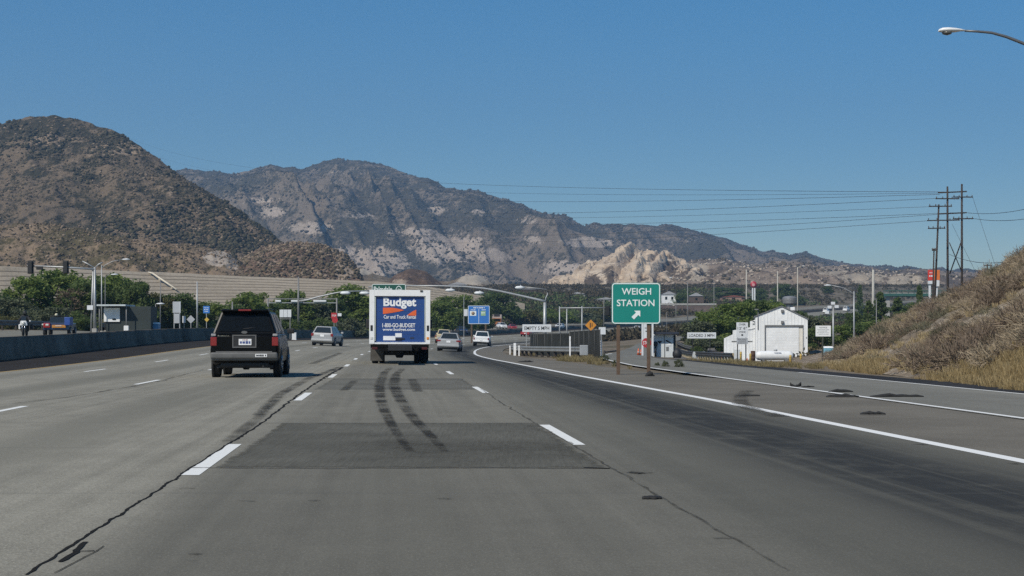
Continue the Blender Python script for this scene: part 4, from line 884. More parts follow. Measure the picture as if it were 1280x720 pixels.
# ================================================================== FURNITURE, SIGNS, BUILDINGS
GALV = paint('galvanised_steel', (.40, .41, .41), .5, .45, .12, 1.5)
GALVD = paint('weathered_steel', (.20, .20, .195), .6, .3, .2, 1.5)
WOODP = paint('sign_post_wood', (.115, .075, .05), .9, 0, .25, 3)
SIGNW = paint('white_sign_face', (.66, .68, .69), .5, 0, .07, 2)
SIGNG = paint('grey_sign_back', (.46, .48, .50), .5, .2, .08, 1)
TEAL = paint('green_sign_face', (.006, .215, .175), .45, 0, .05, 1)
DKGRN = paint('dark_green_sign_face', (.010, .085, .055), .5, 0, .08, 1)
SIGNB = paint('blue_sign_face', (.035, .17, .50), .45, 0, .06, 1)
REDS = paint('red_sign_face', (.42, .025, .03), .5, 0, .08, 3)
ORS = paint('orange_sign_face', (.60, .25, .03), .5, 0, .08, 3)
YEL = paint('yellow_bollard', (.50, .34, .08), .6, 0, .2, 4)
LTR = paint('sign_lettering', (.74, .78, .76), .5, 0, .05, 5)
CONCW = paint('pale_concrete', (.36, .345, .315), .9, 0, .15, .6)
WHTB = paint('white_metal_cladding', (.76, .765, .755), .55, 0, .10, .8)
def M_(px, Y): return px*Y/F
def rrect(w, h, r, n=5):
    P_ = []
    for cx, cz, a0 in ((w/2-r, h/2-r, 0), (-w/2+r, h/2-r, 90), (-w/2+r, -h/2+r, 180), (w/2-r, -h/2+r, 270)):
        for k in range(n+1): a = math.radians(a0+90*k/n); P_.append((cx+r*math.cos(a), cz+r*math.sin(a)))
    return P_
def sign(name, label, cat, px0, px1, py0, py1, Y, face, posts=(), pw=.09, pmat=None, rad=.06, border=None, group=None, rz=0, th=.02, post_top=None, base=None):
    xc = (px0+px1)/2; b = at(xc, Y, -.05) if base is None else base
    root = thing(name, label, cat, b, rz, group); w = M_(px1-px0, Y); h = M_(py1-py0, Y); zc = EYE-((py0+py1)/2-HOR)/F*Y-b.z
    m = MB(); m.prism([(x, z+zc) for x, z in rrect(w, h, min(rad, h*.4))], -th/2, th/2, 'Y'); pan = m.build('sign_panel', face, root)
    if border is not None:
        bw = border[1]; o = rrect(w-.02, h-.02, min(rad, h*.4)); i = rrect(w-.02-2*bw, h-.02-2*bw, max(.01, min(rad, h*.4)-bw)); m = MB(); n = len(o)
        for k in range(n):
            a, b_, c, d = o[k], o[(k+1) % n], i[(k+1) % n], i[k]
            m.face([(a[0], -th/2-.003, a[1]+zc), (b_[0], -th/2-.003, b_[1]+zc), (c[0], -th/2-.003, c[1]+zc), (d[0], -th/2-.003, d[1]+zc)])
        m.build('border', border[0], pan)
    for p in posts:
        x = M_(p-xc, Y); zt = zc+h/2-.05 if post_top is None else zc+post_top
        gz = Gs(b.x+x, Y+.05)-.12-b.z
        MB().box((x, th/2+pw/2+.002, (zt+gz)/2), (pw, pw, zt-gz), 0, pw*.08).build('post', pmat or GALV, root)
    return root, pan, w, h, zc
# ---- the green weigh-station sign in the gore
YS = 45.6
r, pan, w_, h_, zc = sign('road_sign', 'green weigh station sign with up-right arrow on two wooden posts', 'sign', 764.5, 825.5, 353.5, 405, YS, TEAL, (), rad=.09, border=(LTR, .028))
for px, Yp in ((773, YS), (811, YS)):
    x = M_(px-795, YS); g = Gs(r.location.x+x, YS)-.15-r.location.z
    MB().box((x, .07, (zc+h_/2-.1+g)/2), (.10, .10, zc+h_/2-.1-g), 0, .008).build('post', WOODP, r)
zrow = lambda py: zc-(py-379.2)/F*YS
lettering('lettering', 'WEIGH', LTR, pan, (M_(795.5-795, YS), -.013, zrow(364.2)), .86, .195, .012)
lettering('lettering', 'STATION', LTR, pan, (M_(794.5-795, YS), -.013, zrow(378.6)), 1.10, .195, .012)
m = MB(); s_ = M_(1, YS)
ap = [(5.2, 5.2), (-2.6, 5.2), (-.2, 2.7), (-6, -2.7), (-2.8, -6), (2.7, -.2), (5.2, -2.6)]
m.prism([(M_(.2, YS)+a*s_*.98, zrow(393.4)+b*s_*.98) for a, b in ap], -.018, -.013, 'Y'); m.build('arrow', LTR, pan)
# ---- Palmdale sign on a cantilever arm over the lanes
YC = 232
ms = thing('cantilever_sign_mast', 'tall grey mast with a long curved arm reaching over the lanes from the right shoulder', 'sign mast', at(681, YC, -.1))
Lz = lambda py: EYE-(py-HOR)/F*YC-ms.location.z
Lx = lambda px: M_(px-681, YC)
MB().cyl((0, 0, 0), (0, 0, Lz(378)), .30, .22, 14).build('pole', GALV, ms)
MB().box((0, 0, .1), (.8, .8, .3), 0, .03).build('base', CONCW, ms)
MB().tube([(Lx(682), 0, Lz(377)), (Lx(674), 0, Lz(375)), (Lx(650), 0, Lz(369.5)), (Lx(625), 0, Lz(364)), (Lx(605), 0, Lz(360.5)), (Lx(580), 0, Lz(358.2)), (Lx(550), 0, Lz(357.4)), (Lx(505), 0, Lz(357))], .20, 10, .10).build('arm', GALV, ms)
MB().tube([(0, 0, Lz(380)), (Lx(682.5), 0, Lz(372)), (Lx(684.5), 0, Lz(368)), (Lx(683), 0, Lz(362)), (Lx(668), 0, Lz(360)), (Lx(652), 0, Lz(358.5))], .10, 8, .06).build('lamp_arm', GALV, ms)
for px, py in ((563, 362.8), (599, 366.2), (650, 359.5)): MB().lathe([(.05, -.75), (.22, -.5), (.25, .2), (.08, .7)], axis='X', c=(Lx(px), -.05, Lz(py)), n=12).tube([(Lx(px), -.05, Lz(py)), (Lx(px+1), 0, Lz(py-3))], .05).build('lamp_head', SIGNW, ms).scale = (1, 1, 1)
r, pan, w_, h_, zc = sign('overhead_sign', 'dark green overhead sign reading Palmdale 138, showing above the box truck', 'sign', 464.5, 507, 355, 371, YC-.6, DKGRN, (), rad=.25, border=(LTR, .09), base=at(486, YC-.6))
Y_ = YC-.6; lettering('lettering', 'Palmdale', LTR, pan, (M_(478.5-485.75, Y_), -.014, zc+M_(363-361.4, Y_)), M_(23, Y_), M_(6.4, Y_), .02)
m = MB(); cx_ = M_(498.3-485.75, Y_); cz_ = zc+M_(363-362.3, Y_)
sp = [(cx_+M_(a, Y_), cz_+M_(b, Y_)) for a, b in ((-4.3, -4.6), (4.3, -4.6), (4.5, -1.5), (3.6, 2.0), (2, 4.2), (0, 5.2), (-2, 4.2), (-3.6, 2), (-4.5, -1.5))]
m.prism(sp, -.02, -.014, 'Y'); sh = m.build('route_shield', LTR, pan)
m = MB(); m.prism([(cx_+(a-cx_)*.82, cz_+(b-cz_)*.82) for a, b in sp], -.026, -.021, 'Y'); m.build('shield_face', DKGRN, pan)
lettering('lettering', '138', LTR, pan, (cx_, -.03, cz_-M_(.6, Y_)), M_(5.2, Y_), M_(4.0, Y_), .02)
MB().box((M_(500-486, Y_), .25, zc+.35), (.12, .5, .8)).box((M_(472-486, Y_), .25, zc+.35), (.12, .5, .8)).build('bracket', GALV, r)
MB().cyl((M_(460-486, Y_), .55, zc+M_(361.4-357, Y_)), (M_(508-486, Y_), .55, zc+M_(361.4-357, Y_)), .1, .1, 8).build('support_arm', GALV, r)
# ---- cantilever lamp arm and lamp frame left of the truck
YL = 205
lm = thing('street_lamp', 'grey pole behind the black SUV with a long lamp arm rising towards the truck', 'street lamp', at(373, YL, -.1))
Lx = lambda px: M_(px-373, YL); Lz = lambda py: EYE-(py-HOR)/F*YL-lm.location.z
MB().cyl((0, 0, 0), (0, 0, Lz(346)), .17, .10, 10).build('pole', GALVD, lm)
MB().tube([(0, 0, Lz(376.5)), (Lx(384), 0, Lz(375)), (Lx(400), 0, Lz(370.5)), (Lx(418), 0, Lz(366.5)), (Lx(430), 0, Lz(364.4)), (Lx(462), 0, Lz(363.4))], .12, 8, .07).build('arm', GALV, lm)
for px in (432, 456): MB().lathe([(.05, -.7), (.2, -.45), (.22, .3), (.06, .65)], axis='X', c=(Lx(px), -.05, Lz(366.4)), n=12).build('lamp_head', SIGNW, lm)
fr = thing('lamp_gantry', 'low steel frame with three white strip lamps behind the black SUV', 'gantry', at(378, 212, -.1))
Lx = lambda px: M_(px-378, 212); Lz = lambda py: EYE-(py-HOR)/F*212-fr.location.z
for px in (335, 421): MB().cyl((Lx(px), 0, 0), (Lx(px), 0, Lz(372.5)), .11, .11, 8).build('post', GALVD, fr)
MB().box((Lx(378), 0, Lz(373.5)), (Lx(421)-Lx(335), .14, .14)).build('upper_beam', GALVD, fr); MB().box((Lx(378), 0, Lz(378.5)), (Lx(421)-Lx(335), .12, .10)).build('lower_beam', GALV, fr)
for px, w in ((348, 7), (371, 14), (400, 16)): MB().box((Lx(px), -.12, Lz(376.3)), (M_(w, 212), .2, .26), 0, .05).build('lamp', SIGNW, fr)
# ---- traffic signal mast over the far roadway
YT = 132
tm = thing('signal_mast', 'traffic signal mast with a long arm over the far roadway at left', 'traffic light', at(118.5, YT, -.1))
Lx = lambda px: M_(px-118.5, YT); Lz = lambda py: EYE-(py-HOR)/F*YT-tm.location.z
MB().cyl((0, 0, 0), (0, 0, Lz(334)), .14, .09, 12).build('pole', GALV, tm); MB().cyl((Lx(113), .2, 0), (Lx(116), .1, Lz(337)), .08, .07, 10).build('stay_pole', GALV, tm)
MB().tube([(0, 0, Lz(336.5)), (Lx(80), 0, Lz(334)), (Lx(34), 0, Lz(332))], .10, 10, .05).build('arm', GALV, tm)
MB().tube([(0, 0, Lz(335)), (Lx(123), 0, Lz(330.5)), (Lx(128), 0, Lz(328))], .05).build('lamp_arm', GALV, tm); MB().tube([(0, 0, Lz(335)), (Lx(110), 0, Lz(330)), (Lx(103), 0, Lz(326.5))], .05).build('lamp_arm', GALV, tm)
SIGBK = paint('signal_black', (.014, .014, .014), .6, 0, .2, 4)
def signal_head(root, x, z, h=.95, face=-1):
    m = MB().box((x, -.16, z), (.34, .22, h), 0, .03); m.box((x, -.05, z), (.52, .02, h*1.12)); hd = m.build('signal_head', SIGBK, root)
    for k, mt in enumerate((REDL, AMB, DKGRN)):
        MB().lathe([(.10, 0), (.08, -.02), (.02, -.03)], axis='Y', c=(x, -.275, z+h*.31*(1-k)), n=14).build('lens', mt, hd)
    for o_ in list(COL.objects):
        if o_.parent == hd: o_.location.y = -2*(-.16); o_.scale.y = -1; o_.location.y = -.32
    return hd
for px, py in ((38.5, 334), (82.5, 334)): signal_head(tm, Lx(px), Lz(py), 1.0)
m = MB().box((Lx(50), -.1, Lz(335)), (.55, .2, .3), 0, .04); m.build('detector', SIGBK, tm)
MB().box((Lx(113), -.12, Lz(384.5)), (.50, .03, .38)).build('sign_plate', SIGNW, tm); MB().box((Lx(118.5), 0, .25), (.4, .4, .6), 0, .03).build('base', CONCW, tm)
# ---- inspection booth, toilet and small signs behind the far guardrail
YB = 140
bt = thing('inspection_booth', 'dark inspection booth with flat pale roof and white front panel behind the guardrail', 'booth', at(146, YB, -.1))
Lx = lambda px: M_(px-146, YB); Lz = lambda py: EYE-(py-HOR)/F*YB-bt.location.z
MB().box(((Lx(132)+Lx(188))/2, 1.4, Lz(383)/2), (Lx(188)-Lx(132), 2.4, Lz(383)), 0, .02).build('wall', paint('dark_green_wall', (.022, .032, .03), .7, 0, .2, 1), bt)
MB().box((Lx(142), .9, Lz(381.8)), (Lx(161)-Lx(125), 3.6, .14), 0, .02).build('roof', paint('pale_roof', (.50, .55, .56), .5), bt)
MB().box((Lx(139.5), .12, Lz(393.5)), (Lx(149.5)-Lx(129.5), .12, M_(17.5, YB)), 0, .02).build('panel', WHTB, bt)
MB().box((Lx(142.5), .04, Lz(399)), (.32, .03, .14)).build('window', GLASSD, bt)
for px in (126.5, 160): MB().cyl((Lx(px), -.6, 0), (Lx(px), -.6, Lz(382)), .05, .05, 8).build('post', GALVD, bt)
nb = MB().box((0, 0, .45), (.42, .25, .75), 0, .03).box((0, 0, .04), (.3, .2, .1)).build('cabinet', WHTB); nb.location = at(158, YB-1.5, -.05); tag(nb, 'small white cabinet standing just right of the booth front panel', 'cabinet')
def toilet(name, label, px, Y, mat, hpx, wpx, group=None):
    t = thing(name, label, 'portable toilet', at(px, Y, -.06), group=group); w = M_(wpx, Y); h = M_(hpx, Y)
    MB().box((0, w/2, h*.46), (w, w, h*.88), 0, .05).build('cabin', mat, t); MB().hexa([(-w*.52, -.03, h*.9), (w*.52, -.03, h*.9), (w*.52, w+.03, h*.9), (-w*.52, w+.03, h*.9)], [(-w*.4, .1, h), (w*.4, .1, h), (w*.4, w-.1, h), (-w*.4, w-.1, h)], .02).build('roof', WHT, t)
    MB().box((0, -.02, h*.45), (w*.62, .05, h*.78), 0, .02).build('door', mat, t); MB().box((w*.22, -.06, h*.45), (.04, .04, .14)).build('handle', BLKP, t); MB().box((0, w/2, .04), (w*1.05, w*1.05, .10)).build('base', BLKP, t); return t
TOB = paint('blue_plastic_cabin', (.045, .19, .36), .5, 0, .1, 2)
toilet('portable_toilet', 'blue portable toilet to the right of the dark booth', 191.5, 141, TOB, 17, 13)
toilet('portable_toilet', 'pale blue portable toilet half hidden behind the dry embankment', 1036, 128, paint('pale_blue_cabin', (.16, .38, .48), .5, 0, .1, 2), 21, 12)
def lamp_pole(label, px, py, Y, arm=0.0, r=.10, mat=None, name='street_lamp', cat='street lamp', head=True, tilt=0.0, group=None):
    b = at(px, Y, -.1); t = thing(name, label, cat, b, group=group); H_ = EYE-(py-HOR)/F*Y-b.z
    MB().cyl((0, 0, 0), (tilt, 0, H_), r, r*.6, 10).build('pole', mat or GALV, t); MB().box((0, 0, .08), (r*3.4, r*3.4, .24), 0, .02).build('base', CONCW, t)
    if arm:
        MB().tube([(tilt, 0, H_-.35), (tilt+arm*.15, 0, H_-.05), (tilt+arm*.5, 0, H_+abs(arm)*.16), (tilt+arm, 0, H_+abs(arm)*.26)], r*.5, 8, r*.3).build('arm', mat or GALV, t)
    if head:
        sx = 1 if arm >= 0 else -1; x0 = tilt+arm; z0 = H_+abs(arm)*.26
        MB().lathe([(.03, -.05), (.10, .1), (.16, .42), (.05, .72)], axis='X', c=(0, 0, 0), n=12).build('lamp_head', SIGNW, t).matrix_local = Matrix.Translation((x0, 0, z0)) @ Matrix.Diagonal((sx, 1, .6, 1))
    return t
lamp_pole('street lamp with raised arm behind the signal mast at far left', 127, 331, 150, 2.0, .07)
lamp_pole('slim street lamp with raised arm between the blue toilet and tall white sign', 200.5, 350, 146, -.0, .06, GALVD, head=False)
lamp_pole('short lamp post topped by a white lamp, beside the blue toilet', 194.5, 380, 143, .1, .06, GALVD)
lamp_pole('plain grey pole between the diamond sign and the blue sign', 246.5, 352, 150, 0, .10, GALV, head=False)
lamp_pole('plain grey pole rising just above the black SUV roof, left side', 290.5, 377, 165, 0, .12, GALVD, head=False)
lamp_pole('thin mast with small lamp arm among trees above the booth', 131.5, 345, 158, .6, .05, GALVD)
r, pan, w_, h_, zc = sign('road_sign', 'tall white double-panel sign behind the guardrail, right of the blue toilet', 'sign', 216, 226, 377, 391, 143, SIGNG, (217.5, 224.5), .08, GALV, .03)
MB().box((0, -.02, zc-h_/2-M_(7, 143)), (M_(6.5, 143), .03, M_(12, 143))).build('lower_panel', SIGNG, r); MB().box((M_(-4.3, 143), -.02, zc), (.04, .04, h_*1.02)).box((M_(4.3, 143), -.02, zc), (.04, .04, h_*1.02)).build('frame', SIGNW, r)
sign('road_sign', 'small white rectangular sign just right of the tall white double sign', 'sign', 228, 232, 395, 403.5, 144, SIGNW, (230,), .05, GALV, .02)
r, pan, w_, h_, zc = sign('road_sign', 'grey back of a diamond sign behind the guardrail, beside the plain pole', 'sign', 234.8, 242.2, 395.5, 402.9, 145, SIGNG, (238.5,), .06, GALV, .02)
for o in [pan]: o.rotation_euler = (0, PI/4, 0); o.location = (-zc*math.sin(PI/4), 0, zc-zc*math.cos(PI/4))
r, pan, w_, h_, zc = sign('road_sign', 'blue rectangular sign above a small yellow one, left of the black SUV', 'sign', 254, 262, 382.5, 391.5, 140, SIGNB, (258,), .05, GALV, .03)
strokes('sign_print', LTR, pan, [(-.22, .22, zc+.16, .07), (-.2, .2, zc, .07), (-.15, .15, zc-.16, .07)], -.012, 7)
MB().box((M_(.6, 140), -.03, zc-M_(12.5, 140)), (.3, .02, .3), 0, 0, 0, PI/4).build('lower_sign', paint('yellow_sign_face', (.56, .38, .06), .5), r)
r, pan, w_, h_, zc = sign('road_sign', 'white three-column sign behind the guardrail, right of the black SUV', 'sign', 349.5, 364, 387, 396.5, 168, SIGNW, (351, 362.5), .1, GALVD, .03)
for k in (-1, 1): MB().box((k*w_/6, -.013, zc), (.03, .006, h_*.96)).build('divider', GALVD, pan)
MB().box((0, 0, zc-h_/2-M_(2, 168)), (w_*.98, .05, .08)).build('rail', GALVD, r)
wc = MB().box((0, .2, .38), (.44, .4, .72), 0, .03).box((0, .2, .02), (.5, .46, .1)).box((0, .2, .76), (.48, .44, .05)).build('cabinet', WHTB); wc.location = at(367.5, 160, -.05); tag(wc, 'small white cabinet at the foot of the grey lamp pole behind the SUV', 'cabinet')
r, pan, w_, h_, zc = sign('stop_sign', 'red stop sign pair facing the far roadway, between SUV and truck', 'sign', 414, 421, 391, 398, 172, REDS, (417.5,), .06, GALV, .02)
MB().prism([(.33*math.cos(PI/8+k*PI/4)+.10, .33*math.sin(PI/8+k*PI/4)+zc-M_(5.5, 172)) for k in range(8)], .0, .03, 'Y').build('lower_sign', REDS, r)
lettering('lettering', 'STOP', LTR, pan, (0, -.013, zc), w_*.75, h_*.34, .01)
MB().box((M_(424.5-417.5, 172), -.01, zc+.1), (.42, .02, .32)).build('side_sign', SIGNW, r)
# ---- blue services sign right of the truck
YQ = 215
r, pan, w_, h_, zc = sign('services_sign', 'large blue services sign with two logo panels on dark posts', 'sign', 585, 612, 382, 405, YQ, SIGNB, (589.5, 607), .22, WOODP, .12, (LTR, .06))
strokes('sign_print', LTR, pan, [(-.75, .8, zc+h_/2-.30, .16)], -.014, 3); strokes('sign_print', LTR, pan, [(-1.1, -.45, zc+h_/2-.58, .11), (.4, 1.05, zc+h_/2-.58, .11)], -.014, 5)
MB().box((0, -.015, zc-.18), (.05, .01, h_*.80)).build('divider', LTR, pan)
lp = MB().box((M_(591.3-598.5, YQ), -.016, zc+M_(1.8, YQ)), (.88, .012, .66)).build('logo_panel', LTR, pan); MB().lathe([(.24, 0), (.24, -.006), (.02, -.006)], axis='Y', c=(M_(591.3-598.5, YQ), -.023, zc+M_(1.8, YQ)), n=18).build('logo', paint('brown_logo', (.26, .18, .12), .6), lp)
lp = MB().box((M_(604-598.5, YQ), -.016, zc+M_(1.8, YQ)), (.66, .012, .66)).build('logo_panel', paint('green_logo', (.30, .46, .27), .6), pan); strokes('logo', LTR, lp, [(M_(604-598.5, YQ)-.25, M_(604-598.5, YQ)+.25, zc+M_(2.5, YQ), .14)], -.023, 2)
sign('road_sign', 'narrow white sign on a tall thin pole, left edge of the blue services sign', 'sign', 580, 584.5, 386.5, 395, 218, SIGNW, (579.8,), .08, GALV, .03, post_top=2.2)
# ---- weigh station furniture
YE = 128
r, pan, w_, h_, zc = sign('speed_sign', 'white sign reading empty 5 mph above the dark slatted fence', 'sign', 653, 689, 405.5, 415, YE, SIGNW, (658, 684), .07, GALV, .02)
lettering('lettering', 'EMPTY 5 MPH', INK, pan, (0, -.013, zc), w_*.86, h_*.46, .008)
YO = 142
r, pan, w_, h_, zc = sign('speed_sign', 'white sign reading loaded 3 mph between the booth and white building', 'sign', 859, 895, 415.5, 423, YO, SIGNW, (887.5, 866), .07, INK, .02)
lettering('lettering', 'LOADED 3 MPH', INK, pan, (0, -.013, zc), w_*.88, h_*.5, .008)
YV = 118
r, pan, w_, h_, zc = sign('clearance_sign', 'grey sign reading over 12 feet 6 wide on two posts before the white building', 'sign', 920.5, 935, 403, 422, YV, SIGNW, (922, 932.5), .07, INK, .02)
for t_, py, hh, ww in (('OVER', 405.6, .14, .52), ("12' 6\"", 410.3, .20, .70), ('WIDE', 414.9, .13, .50)): lettering('lettering', t_, INK, pan, (0, -.013, zc+M_(412.5-py, YV)), ww, hh, .006)
MB().box((0, -.013, zc-M_(418.8-412.5, YV)), (.13, .006, .13)).build('square_mark', INK, pan)
MB().box((0, -.015, zc-M_(426.3-412.5, YV)), (w_*.97, .025, M_(8, YV))).build('lower_panel', SIGNG, r); strokes('sign_print', GALVD, r, [(-.34, .34, zc-M_(424-412.5, YV), .07), (-.30, .30, zc-M_(426.2-412.5, YV), .07), (-.34, .3, zc-M_(428.6-412.5, YV), .07)], -.03, 6)
MB().box((0, .08, zc-M_(427-412.5, YV)), (M_(26, YV), .04, .10)).build('crossbar', GALVD, r)
YN = 100
r, pan, w_, h_, zc = sign('notice_sign', 'white notice sign on a single dark post at the foot of the embankment', 'sign', 1019.5, 1038.5, 407, 420.5, YN, paint('bright_sign_face', (.80, .81, .80), .5, 0, .04, 1), (1028.5,), .09, paint('green_post', (.05, .055, .04), .8), .03)
lettering('lettering', 'NOTICE', GALVD, pan, (0, -.013, zc+.22), .5, .085, .01); strokes('sign_print', paint('grey_print', (.42, .44, .44), .6), pan, [(-.38, .38, zc+.09, .045), (-.32, .25, zc+.0, .045), (-.4, .38, zc-.10, .045), (-.3, .34, zc-.2, .045)], -.013, 8)
# white open-lane pylon with stop sign left of the booth
YK = 138
r, pan, w_, h_, zc = sign('lane_sign', 'tall white lane sign panel behind the stop sign, left of the booth', 'sign', 804.5, 813, 402, 424, YK, SIGNW, (803.2, 815.8), .16, SIGNW, .02)
strokes('sign_print', INK, pan, [(-.2, .22, zc+M_(3, YK), .09), (-.14, .18, zc-M_(1, YK), .1)], -.013, 8)
r, pan, w_, h_, zc = sign('stop_sign', 'red octagonal stop sign behind the right post of the green sign', 'sign', 803.5, 804.5, 428, 429, 132, REDS, (808.3,), .06, GALVD, .01, post_top=0)
bpy.data.objects.remove(pan); zc2 = zc
xo = M_(808.3-804, 132); R8 = M_(6.3, 132)
pan = MB().prism([(R8*math.cos(PI/8+k*PI/4)+xo, R8*math.sin(PI/8+k*PI/4)+zc2) for k in range(8)], -.03, -.005, 'Y').build('sign_panel', REDS, r)
lettering('lettering', 'STOP', LTR, pan, (xo, -.033, zc2), R8*1.5, R8*.72, .01)
def cone(label, px, Y, hpx, group):
    t = thing('traffic_cone', label, 'cone', at(px, Y, -.03), group=group); h = M_(hpx, Y)
    MB().lathe([(h*.22, .03), (h*.05, h)], n=14).build('cone', ORCONE, t); MB().box((0, 0, .02), (h*.6, h*.6, .05), 0, .01).build('base', BLKP, t)
    MB().lathe([(h*.157, h*.42), (h*.115, h*.62)], n=14).build('band', WHT, t); return t
ORCONE = paint('orange_cone', (.62, .13, .05), .6, 0, .1, 4)
g = 'orange cones around the weigh station'
cone('orange cone nearest the lane, left of the stop sign', 798, 139, 9, g); cone('orange cone between the leftmost cone and the stop sign', 801.3, 142, 8, g)
cone('orange cone right of the dark guardrail, left of the white building', 902.5, 140, 10, g); cone('white banded cone at the foot of the clearance sign', 934, 122, 6, g)
# the booth between lanes
kb = thing('weigh_booth', 'small white weigh booth with a flat dark roof between the lanes', 'booth', at(832, 139, -.05))
Lx = lambda px: M_(px-832, 139); Lz = lambda py: EYE-(py-HOR)/F*139-kb.location.z
MB().box((Lx(829.5), .9, Lz(417.5)/2), (Lx(841)-Lx(816.5), 1.8, Lz(417.5)), 0, .015).build('wall', paint('booth_white', (.62, .65, .65), .6, 0, .06, 1), kb)
MB().box((Lx(832.5), .7, Lz(416.4)), (Lx(847)-Lx(817), 2.8, .20), 0, .02).build('roof', paint('dark_roof', (.022, .028, .045), .6), kb)
MB().box((Lx(843), .9, Lz(419)/2), (Lx(845)-Lx(841.2), 1.5, Lz(419))).build('end_wall', paint('dark_end_wall', (.022, .032, .032), .7), kb)
MB().box((Lx(830.6), -.02, Lz(418)/2), (.05, .06, Lz(418))).build('corner_post', GALVD, kb)
w1 = MB().panel([(Lx(821), -.012, Lz(426.2)), (Lx(824.5), -.012, Lz(429.6)), (Lx(828), -.012, Lz(426.4))], .02); w1.build('window', GLASSD, kb)
MB().panel([(Lx(832), -.012, Lz(426.5)), (Lx(839), -.012, Lz(429.5)), (Lx(839), -.012, Lz(428.3)), (Lx(833), -.012, Lz(424.5))], .02).build('window', GLASSB, kb)
MB().box((Lx(837.5), -.02, Lz(420.5)), (.3, .02, .2)).box((Lx(836.5), -.02, Lz(431)), (.3, .02, .16)).build('notice', WHT, kb)
MB().box((Lx(834.2), -.02, Lz(436)), (.22, .03, .35)).build('meter_box', GALVD, kb)
MB().cyl((Lx(819), -.25, 0), (Lx(819), -.25, Lz(432)), .10, .10, 8).lathe([(.03, -.25), (.2, -.12), (.2, .12), (.03, .25)], c=(Lx(819), -.25, Lz(430)), n=12).build('card_reader', INK, kb)
bb = MB().lathe([(.30, 0), (.42, .25), (.40, .55), (.22, .8), (.05, .9)], n=14).build('rubbish_bag', BLKP); bb.location = at(846.5, 137, -.05); tag(bb, 'black bundle at the right end of the weigh booth', 'bag')
# ---- guardrails, barrier, fences
def sweep(name, prof2, pts, mat, parent=None, closed=False):
    """profile (across, up) swept along world points"""
    pts = [Vector(p) for p in pts]; V = []; n = len(prof2)
    for i, p in enumerate(pts):
        d = (pts[min(i+1, len(pts)-1)]-pts[max(i-1, 0)]); d.z = 0; d.normalize(); nx = Vector((d.y, -d.x, 0))
        for a, b in prof2: V.append(p+nx*a+Vector((0, 0, b)))
    Fc = []
    for i in range(len(pts)-1):
        for k in range(n if closed else n-1):
            a = i*n+k; b = i*n+(k+1) % n; Fc.append((a, b, b+n, a+n))
    return mesh_np(name, [tuple(v) for v in V], Fc, mat, parent, smooth=False)
WBEAM = [(.0, .36), (.05, .41), (.05, .47), (.0, .52), (.0, .55), (.05, .60), (.05, .66), (.0, .71), (-.02, .71), (-.02, .36)]
def guardrail(name, label, pts, every, rmat, pmat, prof2=WBEAM, group=None, pw=.14, ph=.70, flip=1):
    base = Vector(pts[0]); root = thing(name, label, 'guardrail', base, group=group)
    P_ = [Vector(p)-base for p in pts]
    sweep('rail', [(a*flip, b) for a, b in prof2], P_, rmat, root, True)
    acc = 0; nxt = 0; cnt = 0
    proto = None
    for i in range(len(P_)-1):
        seg = P_[i+1]-P_[i]; L = seg.length
        while nxt <= acc+L and cnt < 95:
            q = P_[i]+seg*((nxt-acc)/L); d = seg.normalized(); nx = Vector((d.y, -d.x, 0))*(-.14*flip)
            if proto is None: proto = MB().box((0, 0, ph/2-.2), (pw, pw, ph+.4)).build('post', pmat, root); o = proto
            else: o = proto.copy(); COL.objects.link(o); o.parent = root
            o.location = q+nx; o.rotation_euler = (0, 0, math.atan2(-d.x, d.y)); nxt += every; cnt += 1
        acc += L
    return root
GR = paint('weathered_guardrail', (.13, .125, .115), .65, .3, .2, 1.2); GRD = paint('dark_guardrail_post', (.05, .04, .032), .85, 0, .25, 3)
THRIE = [(.0, .38), (.05, .44), (.0, .50), (.0, .62), (.05, .68), (.05, .78), (.0, .85), (-.03, .85), (-.03, .38)]
pl_ = [(float(axis(y))-34.2, y, Gs(axis(y)-34.2, y)-.03) for y in np.arange(50, 420, 6)]
guardrail('guardrail', 'long dark guardrail along the outer edge of the far roadway, before the trees', pl_, 3.9, GR, GRD, THRIE)
e0 = [hit(632, 441.5), hit(638, 443.5), hit(650, 446), hit(664, 447.8), hit(680, 449), hit(697, 450.6), hit(711, 452.4)]
gp = [(float(axis(y))+l, y, 0) for y, l in ((126, 8.6), (121, 8.4), (116, 8.6), (111, 9.1), (105, 9.9), (99.5, 10.75), (94.5, 11.55))]
gp = [(x, y, Gs(x, y)-.05) for x, y, z in gp]
gr2 = guardrail('guardrail', 'grey guardrail wrapping the gore in front of the dark slatted fence', gp, 2.0, paint('grey_guardrail', (.28, .28, .265), .55, .4, .15, 1.5), GRD, flip=1, pw=.18)
MB().box((gp[-1][0]-gp[0][0], gp[-1][1]-gp[0][1], gp[-1][2]-gp[0][2]+.5), (.5, .12, .62), 0, .03).build('end_terminal', GALV, gr2)
ga = [(M_(px-640, Y), Y) for px, Y in ((850, 158), (858, 150), (868, 141), (884, 132), (900, 125), (915, 119))]
ga = [(x, y, Gs(x, y)-.05) for x, y in ga]
guardrail('guardrail', 'dark guardrail on pale posts in front of the loaded 3 mph sign', ga, 1.6, paint('dark_guardrail', (.07, .07, .068), .6, .4, .2, 1.5), paint('pale_post', (.40, .33, .21), .85, 0, .15, 3), flip=1, pw=.2)
gb = [(M_(px-640, Y), Y) for px, Y in ((846, 186), (856, 176), (866, 168))]
guardrail('guardrail', 'short piece of guardrail beside the weigh booth, partly hidden', [(x, y, Gs(x, y)) for x, y in gb], 1.6, GR, GRD)
JERSEY = [(-.30, 0), (-.30, .08), (-.14, .33), (-.09, 1.0), (.09, 1.0), (.14, .33), (.30, .08), (.30, 0)]
